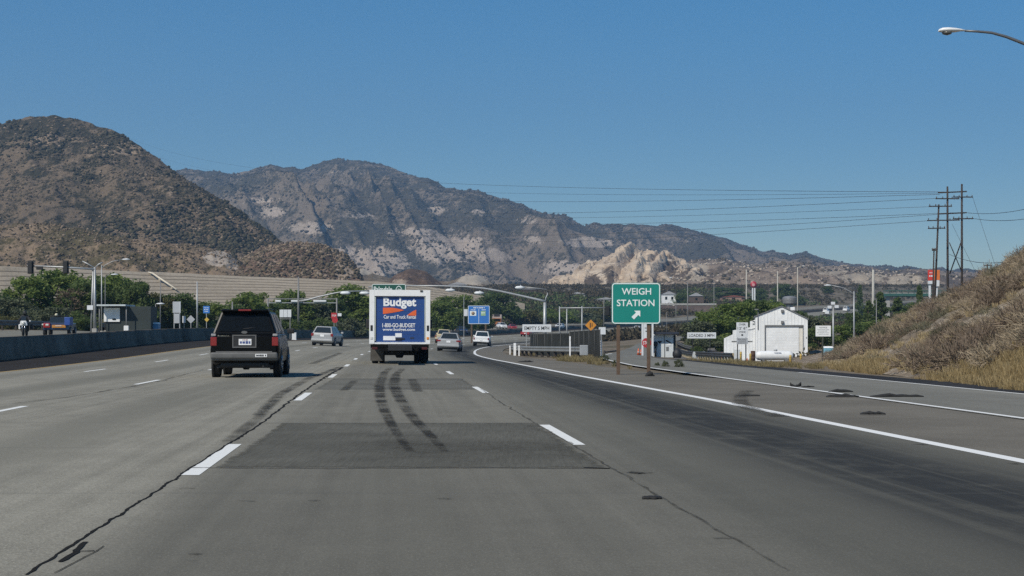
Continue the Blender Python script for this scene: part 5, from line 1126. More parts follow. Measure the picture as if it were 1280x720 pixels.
bp = [(float(axis(y))-16.4, y, Gs(axis(y)-16.4, y)-.04) for y in np.r_[np.arange(-10, 300, 6), np.arange(300, 880, 12)]]
b0 = Vector(bp[0]); cbar = thing('concrete_barrier', 'long low concrete median barrier between the two roadways', 'barrier', b0)
sweep('barrier_wall', JERSEY, [Vector(p)-b0 for p in bp], paint('grey_barrier_concrete', (.165, .14, .11), .9, 0, .4, .35, 0, .1), cbar, True)
# dark slatted fence and chain-link fence round the gore enclosure
SLAT = paint('dark_fence_slat', (.034, .036, .033), .85, 0, .35, 1.2, 0, .2); FPOST = paint('dark_fence_post', (.07, .072, .07), .7, .2, .2, 3)
def fence(name, label, pts, h, post_every, slat=None, mesh=None, group=None, fill=.9):
    base = Vector(pts[0]); root = thing(name, label, 'fence', base, group=group); P_ = [Vector(p)-base for p in pts]
    sm_ = MB(); mm = MB(); tops = []
    for i in range(len(P_)-1):
        a, b = P_[i], P_[i+1]; L = (b-a).length; d = (b-a)/L; rz = math.atan2(d.y, d.x); n = max(1, int(round(L/post_every)))
        for k in range(n+(i == len(P_)-2)):
            q = a+d*(L*k/n); MB().cyl(q+Vector((0, 0, -.25)), q+Vector((0, 0, h+.08)), .03, .03, 8).build('post', FPOST, root)
        mm.cyl(a+Vector((0, 0, h)), b+Vector((0, 0, h)), .022, .022, 6)
        if slat:
            st_ = slat; ns = int(L/st_)
            for k in range(ns):
                q = a+d*(L*(k+.5)/ns); sm_.box((q.x, q.y, q.z+h/2), (st_*fill, .012, h-.06), rz)
        if mesh:
            nw = int(L/mesh); nh = int(h/mesh)
            for k in range(-nh, nw):
                for sgn in (0, 1):
                    u0, u1 = k, k+nh; v0, v1 = 0.0, 1.0
                    if u0 < 0: v0 = -u0/nh; u0 = 0
                    if u1 > nw: v1 = 1-(u1-nw)/nh; u1 = nw
                    if u1 <= u0: continue
                    A = a+d*(L*u0/nw); B = a+d*(L*u1/nw); za, zb_ = (v0, v1) if not sgn else (1-v0, 1-v1)
                    mm.tube([A+Vector((0, 0, za*h)), B+Vector((0, 0, zb_*h))], .006, 3)
    if slat: sm_.build('slats', SLAT, root)
    mm.build('chain_link' if mesh else 'top_rail', FPOST, root); return root
def pg(px, Y): p = at(px, Y, -.05); return (p.x, p.y, p.z)
fence('slatted_fence', 'dark slatted fence panel behind the grey gore guardrail', [pg(663, 131), pg(672, 122), pg(690, 118), pg(712, 113)], 1.66, 2.4, slat=.11, fill=.985)
fence('chain_link_fence', 'grey chain-link fence right of the dark slatted fence', [pg(712.6, 113), pg(730, 105), pg(750, 98)], 1.75, 2.4, slat=.13, mesh=.14, fill=.5)
# white marker posts
def marker(label, px, Y, h, w, mat): 
    m = MB().box((0, 0, h/2-.1), (w, .03, h+.2), 0, .005).box((0, -.018, h*.86), (w*.8, .01, h*.12)); o = m.build('marker_post', mat); o.location = at(px, Y, -.05); tag(o, label, 'marker post', 'white marker posts in the gore')
marker('thin white marker post at the left tip of the gore guardrail', 637.5, 124, .70, .10, WHT); marker('broad white marker post behind the gore guardrail', 643.5, 116, .92, .19, WHT); marker('slim white marker post left of the dark slatted fence', 648.8, 114, .75, .10, WHT); marker('tall white marker post where the guardrail ends', 712.5, 96, 1.35, .09, WHT)
marker('white marker post at the right end of the chain-link fence', 751.5, 99, 1.1, .11, WHT)
# signal frame behind the fence
YG = 172
sf = thing('signal_gantry', 'light steel frame with a traffic signal, left of the green sign', 'traffic light', at(728, YG, -.1))
Lx = lambda px: M_(px-728, YG); Lz = lambda py: EYE-(py-HOR)/F*YG-sf.location.z
for px, py in ((699.5, 383), (708.5, 386), (727.5, 382.5)): MB().cyl((Lx(px), 0, 0), (Lx(px), 0, Lz(py)), .075, .065, 8).build('post', GALV, sf)
MB().cyl((Lx(699.5), 0, Lz(385)), (Lx(763), 0, Lz(384.6)), .065, .05, 8).build('beam', GALV, sf); signal_head(sf, Lx(759.5), Lz(388.5), .95)
r, pan, w_, h_, zc = sign('warning_sign', 'orange diamond warning sign above the right end of the slatted fence', 'sign', 733.5, 743.5, 401.5, 411.5, 112, ORS, (738.5,), .06, GALVD, .03)
pan.rotation_euler = (0, PI/4, 0); pan.location = (-zc*math.sin(PI/4), 0, zc-zc*math.cos(PI/4))
MB().box((-.04, -.014, zc), (.07, .006, .34)).box((.09, -.014, zc+.02), (.05, .006, .26)).build('symbol', INK, r)
sign('road_sign', 'small blank white sign between the orange diamond and the green sign', 'sign', 748.5, 757, 409, 418, 120, SIGNW, (751.5,), .06, GALV, .02)
ba = thing('barrier_arm', 'low dark barrier bar across the lane mouth, left of the green sign post', 'barrier', at(765, 108, -.05))
MB().cyl((M_(-10, 108), 0, .33), (M_(9, 108), 1.5, .42), .05, .05, 8).build('bar', INK, ba)
for px, yy in ((-9.5, 0), (8.5, 1.5)): MB().cyl((M_(px, 108), yy, -.2), (M_(px, 108), yy, .45), .05, .05, 8).build('post', INK, ba)
# utility box near guardrail
ub_ = thing('equipment_cabinet', 'pale grey equipment cabinet behind the dark guardrail', 'cabinet', at(874, 140, -.05))
MB().hexa([(-.62, 0, 0), (.56, 0, 0), (.56, .7, 0), (-.62, .7, 0)], [(-.48, .05, .68), (.56, .0, .70), (.56, .7, .70), (-.48, .7, .68)], .03).build('housing', paint('cabinet_grey', (.44, .47, .48), .6), ub_); strokes('label', GALVD, ub_, [(-.3, .4, .45, .07), (-.3, .35, .3, .05)], -.005, 3)
# ---- the white building
YW = 140
wb = thing('white_building', 'white metal building with gabled front, roller door and stepped left side', 'building', at(976, YW, -.05), -.15)
gz0 = wb.location.z
Lx = lambda px: M_(px-976, YW); Lz = lambda py: EYE-(py-HOR)/F*YW-gz0
x0, x1 = Lx(944.5), Lx(1009); ze, za = Lz(399), Lz(383.5); zel = Lz(396); xa = Lx(977); DP = 13.0
def rib_wall(name, pts, mat, parent, pitch=.30, y=0.0, th=.03):
    """clad front: polygon plus raised vertical ribs inside it"""
    m = MB(); m.prism(pts, y, y+.10, 'Y'); xs = [p[0] for p in pts]; x = min(xs)+pitch/2
    def top(x):
        zs = []
        for i in range(len(pts)):
            a, b = pts[i], pts[(i+1) % len(pts)]
            if (a[0]-x)*(b[0]-x) < 0: zs.append(a[1]+(b[1]-a[1])*(x-a[0])/(b[0]-a[0]))
        return (min(zs), max(zs)) if len(zs) >= 2 else (0, 0)
    while x < max(xs):
        lo, hi = top(x)
        if hi-lo > .1: m.box((x, y-.012, (lo+hi)/2), (.05, .022, hi-lo-.02))
        x += pitch
    return m.build(name, mat, parent)
dx0, dx1, dz = Lx(957), Lx(1003), Lz(407.5)
rib_wall('front_wall', [(x0, 0), (dx0, 0), (dx0, dz), (dx1, dz), (dx1, 0), (x1, 0), (x1, ze), (xa, za), (x0, zel)], WHTB, wb)
MB().prism([(x0, 0), (x1, 0), (x1, ze-.03), (xa, za-.03), (x0, zel-.03)], .2, DP, 'Y').build('wall', WHTB, wb)
rf = MB(); up = Vector((0, 0, .06))
for a, b in (((x0-.12, zel-.03), (xa, za+.02)), ((xa, za+.02), (x1+.12, ze-.06))):
    rf.hexa([(a[0], -.10, a[1]), (b[0], -.10, b[1]), (b[0], DP+.1, b[1]), (a[0], DP+.1, a[1])], [(a[0], -.10, a[1]+.09), (b[0], -.10, b[1]+.09), (b[0], DP+.1, b[1]+.09), (a[0], DP+.1, a[1]+.09)])
roof = rf.build('roof', paint('grey_roof_sheet', (.17, .17, .17), .6, .3), wb)
vt = MB().cyl((Lx(988), 3.2, za-1.0), (Lx(988), 3.2, Lz(380)), .32, .32, 14); vt.lathe([(.35, Lz(380)), (.62, Lz(378.5)), (.66, Lz(374)), (.66, Lz(371.5)), (.50, Lz(369.5)), (.05, Lz(368.8))], c=(Lx(988), 3.2, 0), n=22); [setattr(f_, 'smooth', False) for f_ in vt.bm.faces]; vt.build('roof_ventilator', paint('ventilator_steel', (.27, .27, .27), .5, .5), wb)
MB().box((Lx(991), 1.2, Lz(385.8)), (.4, .4, .3), 0, .04).build('roof_box', WHTB, wb)
rd_ = MB(); nsl = 22
for k in range(nsl): rd_.box(((dx0+Lx(998.5))/2, .06, dz*(k+.5)/nsl), (Lx(998.5)-dx0-.03, .03, dz/nsl-.004), 0, .003)
rd_.build('roller_door', WHTB, wb)
MB().box(((Lx(998.5)+dx1)/2, .11, dz/2), (dx1-Lx(998.5)-.02, .04, dz-.03)).build('side_panel', paint('cream_panel', (.66, .63, .56), .6), wb)
MB().box(((dx0+dx1)/2, -.02, dz+.03), (dx1-dx0+.12, .10, .13)).box((dx0-.03, -.02, dz/2), (.07, .08, dz)).box((dx1+.03, -.02, dz/2), (.05, .08, dz)).build('door_frame', GALVD, wb)
for px, py in ((978, 389), (978, 403)): MB().box((Lx(px), -.10, Lz(py)), (.24, .18, .26), 0, .03).box((Lx(px), -.2, Lz(py)-.03), (.14, .02, .14)).build('wall_lamp', GALVD, wb)
MB().box((Lx(977.5), -.005, Lz(395.5)), (.95, .03, .78)).build('vent_panel', WHTB, wb); MB().box((Lx(1002.5+5), -.02, Lz(422)), (.06, .05, .12)).build('switch', GALVD, wb)
# stepped left wing
steps = [(905.5, 917, 424, 421), (917, 925, 412.5, 409.5), (925, 937, 412.5, 406), (937, 944.5, 400, 394)]
zpx = lambda p: Lz(p)
rib_wall('side_wing', [(Lx(905.5), 0), (x0-.02, 0), (x0-.02, zpx(399.5)), (Lx(938), zpx(401.5)), (Lx(938), zpx(409)), (Lx(916.5), zpx(413)), (Lx(916.5), zpx(418)), (Lx(905.5), zpx(423))], WHTB, wb, .34, .35)
MB().prism([(Lx(905.5), 0), (x0-.02, 0), (x0-.02, zpx(400)), (Lx(938), zpx(402)), (Lx(938), zpx(409.5)), (Lx(916.5), zpx(413.5)), (Lx(916.5), zpx(418.5)), (Lx(905.5), zpx(423.5))], .5, DP*.8, 'Y').build('side_wing_body', WHTB, wb)
MB().box((Lx(921.3), .33, zpx(443)/2), (.6, .05, zpx(431))).build('side_door', paint('grey_door', (.55, .57, .57), .6), wb)
MB().cyl((Lx(948), -.05, zpx(412)), (Lx(948), -.05, zpx(388)), .035, .035, 8).box((Lx(946), -.2, zpx(386.8)), (.36, .2, .09), 0, .02).build('wall_light_pole', GALVD, wb)
MB().tube([(Lx(940), .3, zpx(400)), (Lx(944), .25, zpx(402)), (Lx(945), .25, zpx(404)), (Lx(941), .3, zpx(405))], .03, 6).tube([(Lx(926), .3, zpx(413)), (Lx(940), .3, zpx(411.5)), (Lx(945), .3, zpx(410))], .02, 6).build('conduit', GALVD, wb)
# tank and bollards in front
tk = thing('storage_tank', 'white horizontal storage tank lying in front of the roller door', 'tank', at(968, 134, -.05), .05)
R_ = M_(12, 134)/2; LT = M_(48, 134)
MB().lathe([(.02, -LT/2), (R_*.55, -LT/2+.05), (R_*.9, -LT/2+.2), (R_, -LT/2+.42), (R_, LT/2-.42), (R_*.9, LT/2-.2), (R_*.55, LT/2-.05), (.02, LT/2)], axis='X', c=(0, 0, R_+.14), n=26).build('vessel', WHTB, tk)
for x in (-LT*.3, LT*.3): MB().box((x, 0, .12), (.22, R_*1.5, .40), 0, .02).build('saddle', GALVD, tk)
MB().lathe([(.16, 0), (.16, .12), (.05, .16)], c=(.1, 0, R_*2+.12), n=12).build('valve_dome', GALV, tk); strokes('tank_print', paint('tank_ink', (.40, .42, .46), .6), tk, [(-.1, .5, R_+.4, .10)], -R_-.01, 4)
def bollard(label, px, Y, hpx, mat=None, r=.09):
    o = MB().lathe([(r, -.2), (r, M_(hpx, Y)-.06), (r*.8, M_(hpx, Y)-.01), (r*.2, M_(hpx, Y))], n=14).lathe([(r*1.02, M_(hpx, Y)*.70), (r*1.02, M_(hpx, Y)*.82)], n=14).build('bollard', mat or YEL); o.location = at(px, Y, -.05); tag(o, label, 'bollard', 'bollards before the white building')
bollard('yellow bollard standing left of the clearance sign post pair', 913.5, 128, 9); bollard('tall yellow bollard just right of the left clearance sign post', 926, 129, 13); bollard('yellow bollard beside the brown drum, left end of the white tank', 938, 130, 11)
bollard('yellow bollard in front of the right end of the white tank', 988, 128, 10, r=.10); bollard('yellow bollard at the right corner of the white building', 1001, 131, 11)
dr = MB().lathe([(.20, 0), (.20, .3), (.215, .32), (.20, .34), (.20, .62), (.215, .64), (.2, .66), (.2, .95), (.05, .96)], n=16).build('drum', paint('rusty_drum', (.085, .045, .03), .8, .2, .3, 3)); dr.location = at(941.3, 133, -.05); tag(dr, 'rusty brown drum at the left end of the white tank', 'drum')
# ---- lamps and poles on the right
PALEP = paint('pale_pole', (.42, .40, .35), .8, 0, .1, .5)
fl = thing('floodlight_mast', 'grey mast with four white floodlights behind the notice sign', 'floodlight', at(1041.5, 150, -.1))
Hf = EYE-(384-HOR)/F*150-fl.location.z; MB().cyl((0, 0, 0), (0, 0, Hf), .10, .07, 10).build('pole', GALV, fl); MB().box((0, 0, Hf-.25), (.9, .08, .08)).box((-.15, 0, Hf-.75), (.7, .06, .06)).build('crossarm', GALVD, fl)
for x, z in ((-.38, .0), (.30, .05), (-.05, .38), (-.62, -.50)): MB().hexa([(x-.2, -.18, Hf+z-.14), (x+.2, -.18, Hf+z-.14), (x+.2, -.18, Hf+z+.14), (x-.2, -.18, Hf+z+.14)], [(x-.12, .12, Hf+z-.08), (x+.12, .12, Hf+z-.08), (x+.12, .12, Hf+z+.08), (x-.12, .12, Hf+z+.08)], .02).build('floodlight', SIGNW, fl)
lamp_pole('tall street lamp with long raised arm, right of the floodlight mast', 1067.5, 364, 158, -2.3, .10)
lamp_pole('slim grey pole standing before the dark conifers, right of the tall lamp', 1095.5, 375, 160, 0, .07, GALVD, head=False)
lamp_pole('tall pale pole above the trees, left of the red round sign', 933, 337, 300, 0, .16, PALEP, name='lamp_pole', head=False)
lamp_pole('tall pale pole above the trees, right of the red round sign', 972, 339, 310, 0, .15, PALEP, name='lamp_pole', head=False)
lamp_pole('tall pale pole with crook top, above the building ventilator', 997, 334, 320, .9, .14, PALEP, name='lamp_pole')
lamp_pole('thick white pylon standing left of the green bridge', 1091.5, 337, 420, 0, .48, PALEP, name='lamp_pole', head=False)
lamp_pole('distant grey lamp pole above the far retaining wall', 859.5, 352, 330, -3.2, .13, GALVD); lamp_pole('distant thin grey pole right of the small white house', 892.5, 352, 330, 0, .10, GALVD, head=False); lamp_pole('thin grey pole on the verge, right of the green sign', 845, 376, 300, 0, .08, GALVD, head=False); lamp_pole('short grey pole beside the freeway, just right of the green sign', 833.5, 390, 260, 0, .06, GALVD, head=False)
lamp_pole('thin grey pole between signal frame and green sign', 754.8, 372, 330, 0, .10, GALVD, head=False)
# big cobra-head lamp whose pole stands outside the frame
sl_ = thing('street_lamp', 'near street lamp with white cobra head reaching in from the upper right', 'street lamp', (17.4, 43.5, 2.0))
Q = lambda px, py: P(px, py, 43.5)-Vector((17.4, 43.5, 2.0))
MB().tube([Q(1206, 38.5), Q(1222, 39.3), Q(1240, 41), Q(1258, 46), Q(1280, 54.5), Q(1320, 76), Q(1370, 112), (0, 0, 6.2)], .030, 10, .055).build('arm', paint('lamp_arm_grey', (.16, .165, .17), .5, .5), sl_)
MB().cyl((0, 0, -3.0), (0, 0, 6.5), .11, .07, 12).build('pole', GALV, sl_)
c = Q(1190, 38.2); lh = MB().loft([[(c.x+x, c.y+.15*k*math.cos(a), c.z+zc_+.075*k*math.sin(a)*(1 if math.sin(a) > 0 else .9)) for a in [2*PI*j/14 for j in range(14)]] for x, k, zc_ in ((-.385, .15, -.02), (-.36, .55, 0), (-.27, .92, .01), (-.12, 1.05, .01), (.08, .85, .01), (.24, .5, .012), (.37, .28, .0))]); lh.build('lamp_head', paint('lamp_white', (.70, .71, .71), .4, 0, .05, 2), sl_)
MB().lathe([(.14, 0), (.125, -.05), (.02, -.085)], c=(c.x-.14, c.y, c.z-.045), n=16).build('lens', paint('lamp_glass', (.10, .10, .09), .25, 0, .1, 4), sl_)
# ---- utility poles and lines
POLE = paint('creosoted_wood', (.040, .030, .024), .9, 0, .3, 2); INSU = paint('insulator', (.10, .09, .085), .3, 0, .1, 4)
YU = 200
def upole(label, px0, px1, py, arms, Y=YU, r=.17):
    b = at(px0, Y, -.5); t = thing('utility_pole', label, 'utility pole', b, group=None); Z = lambda p: EYE-(p-HOR)/F*Y-b.z; X = lambda p: M_(p-px0, Y)
    MB().cyl((0, 0, 0), (X(px1), 0, Z(py)), r, r*.68, 10).build('pole', POLE, t)
    for (a, c, p) in arms:
        ar = MB().box(((X(a)+X(c))/2, -.2, Z(p)), (X(c)-X(a), .12, .14), 0, 0, 0, random.uniform(-.02, .02)).build('crossarm', POLE, t)
        for k in (.04, .30, .70, .96): MB().lathe([(.03, 0), (.07, .08), (.05, .2), (.02, .24)], c=(X(a)+(X(c)-X(a))*k, -.2, Z(p)+.06), n=8).build('insulator', INSU, ar)
    return t
upole('leaning utility pole with two crossarms, leftmost of the pole group', 1166, 1173.5, 255.5, ((1160.5, 1189.5, 258), (1159.5, 1181, 285.5)), Y=196, r=.15)
up2 = upole('tall upright utility pole, middle of the pole group on the hillside', 1184.8, 1184.3, 233, ((1169, 1198.5, 248.5), (1158.5, 1199, 275.5)))
up3 = upole('tallest utility pole, rightmost of the pole group on the hillside', 1202.5, 1202.3, 230, ((1191, 1215.5, 246.5), (1190.5, 1216, 273.5)))
b2 = up3.location; Z = lambda p: EYE-(p-HOR)/F*YU-b2.z; X = lambda p: M_(p-1202.5, YU)
for y in (240, 266.5): MB().box(((X(1173)+X(1209))/2, .2, Z(y)), (X(1209)-X(1173), .13, .16), 0, 0, 0, -.045).build('crossarm', POLE, up3)
MB().cyl((X(1202), .1, Z(302)), (X(1187.5), .1, Z(342)), .08, .08, 8).cyl((X(1187), .14, Z(303)), (X(1202), .14, Z(338)), .06, .06, 8).build('brace', POLE, up3)
upole('short stub pole leaning against the leftmost utility pole', 1164.5, 1167.5, 311, ((1164.5, 1169.5, 313),), Y=195, r=.12)
upole('distant small utility pole peeking over the dry slope at right', 1234.5, 1234.3, 330, ((1229, 1240, 332), (1227, 1234, 337)), Y=330, r=.16)
WIRE = paint('power_cable', (.06, .062, .066), .6, .3, .1, 1)
def wire(label, a, b, sag, r=.035, n=40):
    m = MB(); L = [a.lerp(b, k/n)-Vector((0, 0, 4*sag*(k/n)*(1-k/n))) for k in range(n+1)]; o0 = L[0]
    m.tube([p-o0 for p in L], r, 5); o = m.build('power_line', WIRE); o.location = o0; tag(o, label, 'power line', 'power lines')
wire('uppermost power line from the pole group across the sky to the left hill', P(1192, 240, 200), P(160, 172, 1150), 9.5, .030)
wire('second power line below the uppermost, sagging left behind the mountain ridge', P(1175, 243, 200), P(150, 186, 1150), 13, .028)
wire('third power line from the top, ending behind the middle mountain', P(1170, 248, 200), P(190, 198, 1150), 15, .028)
wire('fourth power line down, leaving the poles at the lower crossarms', P(1191, 266, 200), P(200, 214, 1150), 14, .026)
wire('fifth power line down, close beneath the fourth', P(1172, 268, 200), P(200, 222, 1150), 17, .026)
wire('lowest power line left of the pole group', P(1160, 276, 200), P(200, 236, 1150), 16, .026)
wire('thin upper cable between the two uppermost power lines', P(1175, 241.5, 200), P(155, 179, 1150), 11, .022)
wire('thin cable midway between the third and fourth power lines', P(1170, 258, 196), P(195, 206, 1150), 14, .022)
wire('upper power line right of the pole group, rising off frame', P(1209, 266, 200), P(1420, 205, 140), 1.5, .03); wire('lower power line right of the pole group, just beneath the upper', P(1216, 273, 200), P(1420, 225, 140), 1.5, .03)
wire('low slack cable right of the poles, just above the dry slope', P(1187, 318, 198), P(1330, 300, 150), 1.6, .03); wire('guy wire slanting from the tallest pole down to the dry slope', P(1216, 247, 200), P(1246, 338, 196), 0, .02, 2); wire('guy wire slanting steeply from the middle pole to the slope', P(1190, 280, 200), P(1222, 345, 196), 0, .02, 2)
# ---- background buildings
fs = thing('fuel_sign', 'red and orange fuel station sign on two white legs behind the leaning pole', 'sign', at(1168, 300, -.2)); Lx = lambda px: M_(px-1168, 300); Lz = lambda py: EYE-(py-HOR)/F*300-fs.location.z
for px in (1162.3, 1170.8): MB().box((Lx(px), .15, Lz(350)/2), (.38, .3, Lz(350))).build('leg', SIGNW, fs)
MB().box((Lx(1163.4), 0, Lz(344)), (M_(6.8, 300), .5, M_(13, 300)), 0, .04).build('sign_panel', paint('red_fuel_sign', (.62, .045, .025), .5), fs); MB().box((Lx(1170.8), 0, Lz(344)), (M_(7.2, 300), .5, M_(13, 300)), 0, .04).build('sign_panel', paint('orange_fuel_sign', (.68, .17, .03), .5), fs)
MB().box((Lx(1163), -.05, Lz(353)), (M_(6, 300), .4, M_(4, 300))).box((Lx(1171.3), -.05, Lz(354)), (M_(5, 300), .4, M_(8, 300))).build('price_panel', SIGNW, fs); strokes('sign_print', SIGNW, fs, [(Lx(1161), Lx(1166), Lz(345), .35), (Lx(1161.5), Lx(1166), Lz(341), .25)], -.26, 3)
rs = thing('round_sign', 'red round fuel sign on two white legs above the green trees', 'sign', at(942, 640, -.2)); Lx = lambda px: M_(px-942, 640); Lz = lambda py: EYE-(py-HOR)/F*640-rs.location.z
for px in (940.7, 943.3): MB().box((Lx(px), 0, Lz(360)/2), (.5, .5, Lz(360))).build('leg', SIGNW, rs)
MB().lathe([(.02, -.3), (1.25, -.25), (1.32, 0), (1.25, .25), (.02, .3)], axis='Y', c=(Lx(942), 0, Lz(355.5)), n=22).build('sign_disc', paint('red_round_sign', (.40, .03, .045), .5), rs); MB().lathe([(.62, -.36), (.62, -.31), (.02, -.31)], axis='Y', c=(Lx(941.6), 0, Lz(356)), n=16).build('logo', paint('pink_logo', (.62, .30, .30), .5), rs)
br = thing('girder_bridge', 'green steel girder bridge with railing beyond the conifers', 'bridge', at(1140, 560, 0)); Lx = lambda px: M_(px-1140, 560); Lz = lambda py: EYE-(py-HOR)/F*560-br.location.z
GRN = paint('green_girder', (.030, .10, .075), .6, 0, .12, .5); xl, xr = Lx(1104), Lx(1300)
MB().box(((xl+xr)/2, 4, Lz(366.5)), (xr-xl, 9, .35)).build('deck', CONCW, br); MB().box(((xl+xr)/2, -.6, Lz(368.6)), (xr-xl, .3, M_(3.4, 560))).build('girder', GRN, br); MB().box(((xl+xr)/2, 8.6, Lz(368.6)), (xr-xl, .3, M_(3.4, 560))).build('girder', GRN, br)
rl = MB().box(((xl+xr)/2, -.7, Lz(363.2)), (xr-xl, .1, .22)).box(((xl+xr)/2, -.7, Lz(364.8)), (xr-xl, .08, .10)); xq = xl
while xq < xr: rl.box((xq, -.7, Lz(364.8)), (.1, .1, 1.0)); xq += 2.2
rl.build('railing', GRN, br)
for px in (1110, 1180, 1240): MB().box((Lx(px), 4, Lz(370)/2-1), (1.6, 7, Lz(370)+2)).build('pier', CONCW, br)
def house(label, px0, px1, py0, py1, Y, wall, roofm, rise=.35, name='house', win=2):
    b = at((px0+px1)/2, Y, -.3); t = thing(name, label, 'building', b); w = M_(px1-px0, Y); zb_ = 0; zt = max(2.6, EYE-(py0-HOR)/F*Y-b.z); d = w*.7
    hw = max(zt*(1-rise), zt-w*.22); zbot = 0
    MB().box((0, d/2, hw/2), (w*.94, d, hw)).build('wall', wall, t); MB().prism([(-w/2, hw), (w/2, hw), (0, zt)] if rise > .1 else [(-w/2, hw), (w/2, hw), (w/2, zt), (-w/2, zt)], -.3, d+.3, 'Y').build('roof', roofm, t)
    for k in range(win): MB().box(((k-(win-1)/2)*w*.4, -.02, hw*.72), (w*.14, .06, hw*.22)).build('window', GLASSD, t)
    return t
RF1 = paint('pale_roof_tile', (.34, .34, .35), .7); RF2 = paint('brown_roof_tile', (.10, .07, .055), .8)
house('small white house with pale roof behind the right edge of the green sign', 827, 846, 364, 379, 640, WHTB, RF1, .35)
house('low flat building with dark openings on the hillside right of the white house', 861, 880, 366, 378, 660, RF2, RF1, .25, win=1)
house('low brown building with red roof trim above the trees', 902, 932, 369, 379, 700, paint('tan_wall', (.32, .20, .15), .8), paint('red_roof', (.22, .07, .05), .8), .2, win=3)
house('dark open-sided shelter with flat roof left of the sandstone rocks', 650, 672, 360.5, 371, 680, paint('shade_wall', (.06, .045, .035), .9), RF1, .12, win=0)
house('long low white-roofed shed on the plain, right of the green sign arm', 712, 732, 370, 375, 640, CONCW, RF1, .3, win=0); house('long flat pale-roofed shed between the signal frame and the green sign', 742, 772, 371.5, 377, 620, CONCW, RF1, .3, win=0)
house('pale sheds in front of the tan slope, right of the box truck', 560, 585, 352.5, 357, 850, CONCW, RF1, .4, win=0)
rw = thing('retaining_wall', 'long pale retaining wall with parapet across the distant hillside', 'wall', at(856, 615, 0)); Lx = lambda px: M_(px-856, 615); Lz = lambda py: EYE-(py-HOR)/F*615-rw.location.z
MB().box((0, .2, Lz(382)/2), (Lx(894)-Lx(815), .4, Lz(382)), 0, 0, 0, 0).build('wall_face', paint('reddish_wall', (.13, .095, .08), .9, 0, .3, .4), rw); MB().box((0, .2, Lz(380.3)), (Lx(894)-Lx(815), .55, M_(2.2, 615)), 0, .03).build('parapet', CONCW, rw)
# pale flume running down the levee
fl_ = MB(); fa, fb = P(190.5, 341.5, 421), P(221, 362, 415); fl_.tube([fa-fa, fb-fa], .24, 8).tube([fa-fa, Vector((-2, 4, .4))], .24, 8).box(((fb-fa)*.3)+Vector((0, .4, -.3)), (.6, .6, .6)).box(((fb-fa)*.8)+Vector((0, .4, -.3)), (.6, .6, .6)); o = fl_.build('drain_pipe', paint('cream_pipe', (.62, .56, .44), .7)); o.location = fa; tag(o, 'pale drain pipe running down the tan levee at left', 'pipe')
# tyre scraps and stones on the shoulder
SCR = paint('tyre_scrap_rubber', (.016, .016, .016), .85, 0, .3, 20)
def scrap(label, px, py, L, W, H, rz, seed, curl=.0):
    r = random.Random(seed); rings = []; n = 9
    for k in range(n):
        t = k/(n-1)-.5; w = W*(1-abs(t)*1.2)*r.uniform(.7, 1.2); z = H*(1-(2*t)**2)*r.uniform(.4, 1)+curl*(2*abs(t))**2; yy = r.uniform(-.25, .25)*W
        rings.append([(t*L, yy-w/2, z*.2), (t*L, yy-w*.3, z+.012), (t*L, yy+w*.3, z+.018), (t*L, yy+w/2, z*.3), (t*L, yy, .0+curl*(2*abs(t))**2*.9)])
    o = MB().loft(rings).build('tyre_scrap', SCR); o.location = hit(px, py); o.rotation_euler = (0, 0, rz); tag(o, label, 'tyre scrap', 'tyre scraps on the shoulder')
scrap('longest black tyre scrap by the ramp edge line', 1121, 496, 1.0, .16, .06, .05, 1); scrap('black tyre scrap lying flat, left of the longest one', 1053, 496, .62, .14, .05, .0, 2); scrap('black tyre scrap lying just behind the flat one', 1051, 490, .5, .12, .05, -.05, 3)
scrap('curled black tyre scrap standing nearest the green sign', 994.5, 483.5, .26, .10, .03, .2, 4, .09); scrap('small flat black scrap at the middle of the brown shoulder', 1091, 518, .36, .1, .04, .0, 5); scrap('thin black scrap near the white edge line, below the curled one', 937, 495, .4, .07, .02, .05, 6); scrap('small black scrap beyond the ramp edge line', 1010, 484, .3, .06, .02, .2, 7)
scrap('dark rubber lump at the foot of the green sign right post', 812, 470, .3, .22, .14, .3, 8); scrap('small black scrap on the shoulder before the gore guardrail', 657, 452.5, .7, .2, .08, .1, 9); scrap('black scrap on the far right lane near the seam', 815, 624, .14, .06, .012, .1, 10)
